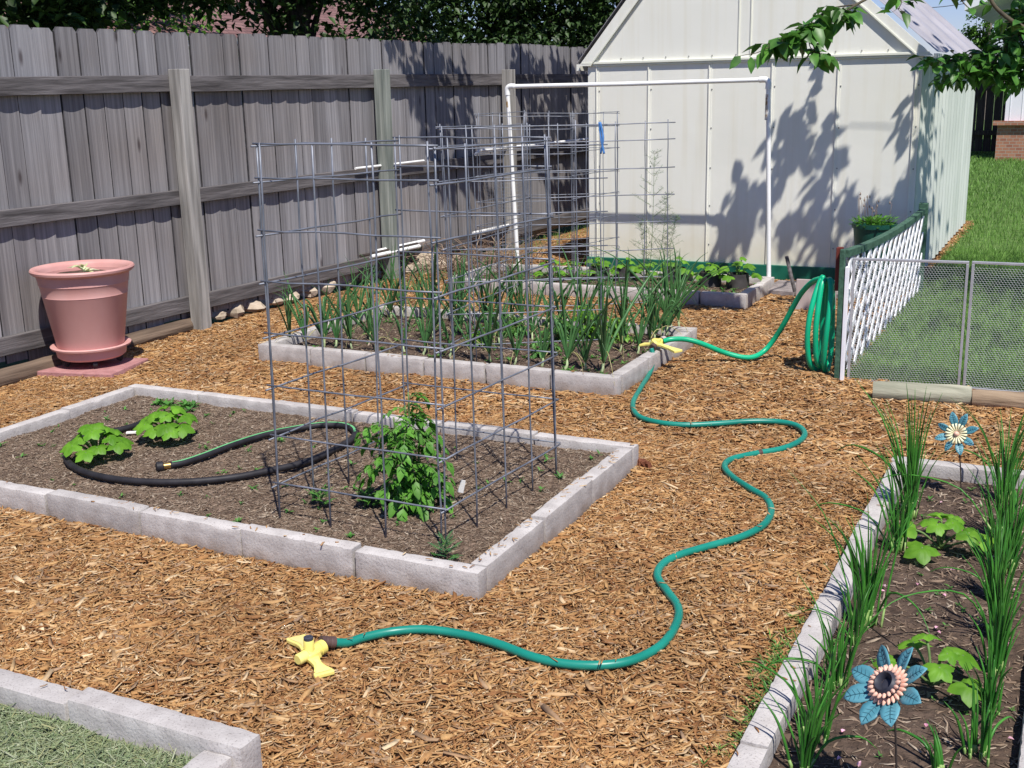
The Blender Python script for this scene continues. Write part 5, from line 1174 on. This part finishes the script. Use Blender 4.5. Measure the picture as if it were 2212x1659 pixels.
for k in range(9000):
    y=tr.uniform(8.5,21); p=Vector((fenceX(y)-.9-tr.random()*.9,y,tr.uniform(.6,2.15)+.12*math.sin(y*2))); rleaf(L_,p,tr,.09,.6,.6,True)
for k in range(20):
    y=8.8+k*.62; x=fenceX(y)-1.2; S_.tube([(x,y,0),(x+.05,y+.03,1.0),(x-.03,y,1.8)],[.03,.022,.008],7)
L_.build('foliage',M['tree'],hd,True); S_.build('stems',M['bark'],hd,True)
bt=ctr(2125,30,0); bigtree('slim young tree rising behind the shed against blue sky',bt,3.4,[(ctr(2123,30,2.8),(.30,.30,.9),1)],1700,.10,'tree2',limbs=3,trad=.04,grp=None,name='young_tree',clump=.16)
# ------------------------------------------------------------------ neighbouring house
nh=thing('neighbour_house','neighbouring house with a low reddish shingle roof behind the trees','house',(-14.5,17,0))
m=MB(); m.box((-19,18,1.2),(9,13,2.4)); m.build('wall',M['siding'],nh)
m=MB(); m.prism([(-13.9,2.42),(-13.9,2.36),(-19,4.9),(-24.1,2.36),(-24.1,2.42),(-19,5.0)],'y',10.8,25.2); m.build('roof',M['shingle'],nh)
m=MB(); m.box((-13.88,18,2.36),(.04,14.5,.16)); m.build('fascia',M['shadewhite'],nh)
rh=thing('white_house','white sided house with brick foot beyond the lawn','house',(-1.5,23.35,0))
hx=G(2155,345).x; hy=23.35; br=AY(2165,268,hy).z
m=MB(); m.box((hx+4+.06,hy+3.03,(2.72+br)/2),(8,6,2.72-br)); m.build('siding_wall',M['siding'],rh)
m=MB(); m.box((hx+4,hy+3,br/2-.02),(8.1,6.02,br+.0)); m.build('brick_wall',M['brick'],rh)
m=MB(); m.box((hx+4,hy-.03,br+.02),(8.25,.12,.075)); m.build('brick_ledge',M['brick'],rh)
gm=MB()
for i in range(30): gm.box((hx+.14+i*.2,hy+.028,(2.7+br)/2),(.012,.012,2.7-br-.06))
gm.build('siding_grooves',M['shadewhite'],rh)
m=MB(); m.prism([(hx-.7,2.62),(hx-.7,2.78),(hx+4,4.5),(hx+8.7,2.78),(hx+8.7,2.62),(hx+4,4.3)],'y',hy-.6,hy+6.5); m.build('roof',M['shadewhite'],rh)
gt=thing('dark_gate','dark shaded plank gate between the shed and white house','gate',(hx-.8,24.2,0))
m=MB(); 
for i in range(12): m.box((hx-1.62+i*.15,24.2,.98),(.140,.02,1.75+.01*(i%2)))
m.build('planks',M['darkwood'],gt)
for z in (.45,1.5): m=MB(); m.box((hx-.8,24.16,z),(1.85,.04,.09)); m.build('rail',M['darkwood'],gt)
m=MB(); seg_box(m,(hx-1.6,24.155,.5),(hx-.05,24.155,1.45),.03,.08); m.build('brace',M['darkwood'],gt)
pp=Vector(ctr(2136,45,0)); m=MB(); m.tube([pp,pp+Vector((0,0,7))],.11,10); tag(m.build('utility_pole',M['pole']),'distant wooden utility pole beside the right house','utility pole')
m=MB(); A_=Vector(ctr(1900,45,3.9)); B_=Vector(ctr(2136,45,4.0)); C_=Vector(ctr(2500,44,4.2)); m.tube(spline([A_,A_.lerp(B_,.5)+Vector((0,0,-.1)),B_,C_],6),.012,5); tag(m.build('overhead_wire',M['darkwood']),'thin overhead utility wire crossing the blue sky','wire')
# ------------------------------------------------------------------ lawn grass
def blades(name,pts,h0,h1,w,mat,zf=0):
    n=len(pts); P=np.array([(x,y,zf) for x,y in pts]); a=nprng.uniform(0,6.28,n); h=nprng.uniform(h0,h1,n); W=np.asarray(w)*np.ones(n)
    s=np.stack([np.cos(a),np.sin(a),np.zeros(n)],1); b=nprng.uniform(0,6.28,n); ln=h*nprng.uniform(.1,.75,n); dr=np.stack([np.cos(b)*ln,np.sin(b)*ln,h],1)
    mid=P+dr*np.array([.35,.35,.6]); V=np.stack([P-s*W[:,None]/2,P+s*W[:,None]/2,mid+s*W[:,None]*.4,mid-s*W[:,None]*.4,P+dr],1).reshape(-1,3)
    me=bpy.data.meshes.new(name); me.vertices.add(n*5); me.vertices.foreach_set('co',V.astype(np.float32).reshape(-1))
    base=np.arange(n)[:,None]*5; L=np.concatenate([base+np.array([[0,1,2,3]]),base+np.array([[3,2,4]])],1).reshape(-1)
    me.loops.add(n*7); me.loops.foreach_set('vertex_index',L.astype(np.int32)); me.polygons.add(n*2)
    ls=np.stack([np.arange(n)*7,np.arange(n)*7+4],1).reshape(-1); lt=np.tile([4,3],n); me.polygons.foreach_set('loop_start',ls.astype(np.int32)); me.polygons.foreach_set('loop_total',lt.astype(np.int32))
    me.materials.append(M[mat]); me.update(calc_edges=True); me.validate(); o=bpy.data.objects.new(name,me); C.objects.link(o); o['kind']='stuff'; return o
gp=[];
while len(gp)<60000:
    t_=rnd.random(); y=(6.0**.9+(11**.9-6.0**.9)*t_)**(1/.9); x=rnd.uniform(-1.05,.13*y-.2)
    if in_shed(x,y): continue
    gp.append((x,y))
blades('lawn_grass',gp,.02,.05,.0032,'blade')
gp=[]; gw=[]
while len(gp)<70000:
    t_=rnd.random(); y=(9**.5+(30**.5-9**.5)*t_)**2; x=rnd.uniform(-2.9,.16*y)
    if in_shed(x,y) or x<-1.06 and y<13.1: continue
    gp.append((x,y)); gw.append(.0032*y/7)
blades('lawn_grass',gp,.03,.065,np.array(gw),'blade')
gp=[(rnd.gauss(-4.75,.12),rnd.uniform(7.5,14)) for _ in range(900)]
blades('grass_tufts',gp,.03,.10,.004,'blade')
# ------------------------------------------------------------------ light, sky, camera
w=bpy.data.worlds.new('World'); bpy.context.scene.world=w; w.use_nodes=True; nt=w.node_tree; bg=nt.nodes['Background']
sk_=nt.nodes.new('ShaderNodeTexSky'); sk_.sky_type='NISHITA'; sk_.sun_disc=False; s_=SUN.normalized()
sk_.sun_elevation=math.asin(s_.z); sk_.sun_rotation=math.atan2(s_.x,s_.y); sk_.air_density=1.0; sk_.dust_density=0; sk_.ozone_density=4.0
tn=nt.nodes.new('ShaderNodeMix'); tn.data_type='RGBA'; tn.blend_type='MULTIPLY'; tn.inputs[0].default_value=1; tn.inputs[7].default_value=(.78,.80,1.12,1); nt.links.new(sk_.outputs[0],tn.inputs[6]); nt.links.new(tn.outputs[2],bg.inputs[0]); bg.inputs[1].default_value=.085
sd_=bpy.data.lights.new('sun','SUN'); sd_.energy=5.0; sd_.angle=R(.55); sd_.color=(1,.955,.89)
so=bpy.data.objects.new('sun',sd_); C.objects.link(so); so.rotation_euler=(-s_).to_track_quat('-Z','Y').to_euler(); so.location=(3,-3,8)
cam=bpy.data.cameras.new('camera'); co=bpy.data.objects.new('camera',cam); C.objects.link(co); cam.sensor_width=36; cam.lens=F/2212*36; cam.clip_end=600; cam.clip_start=.05
X_=MC.col[0]; Y_=-MC.col[1]; Z_=-MC.col[2]; co.matrix_world=Matrix(((X_[0],Y_[0],Z_[0],0),(X_[1],Y_[1],Z_[1],0),(X_[2],Y_[2],Z_[2],H),(0,0,0,1)))
sc=bpy.context.scene; sc.camera=co; sc.view_settings.view_transform='Standard'; sc.view_settings.look='None'; sc.view_settings.exposure=.22; sc.view_settings.gamma=1
sc.cycles.max_bounces=8; sc.cycles.transparent_max_bounces=8
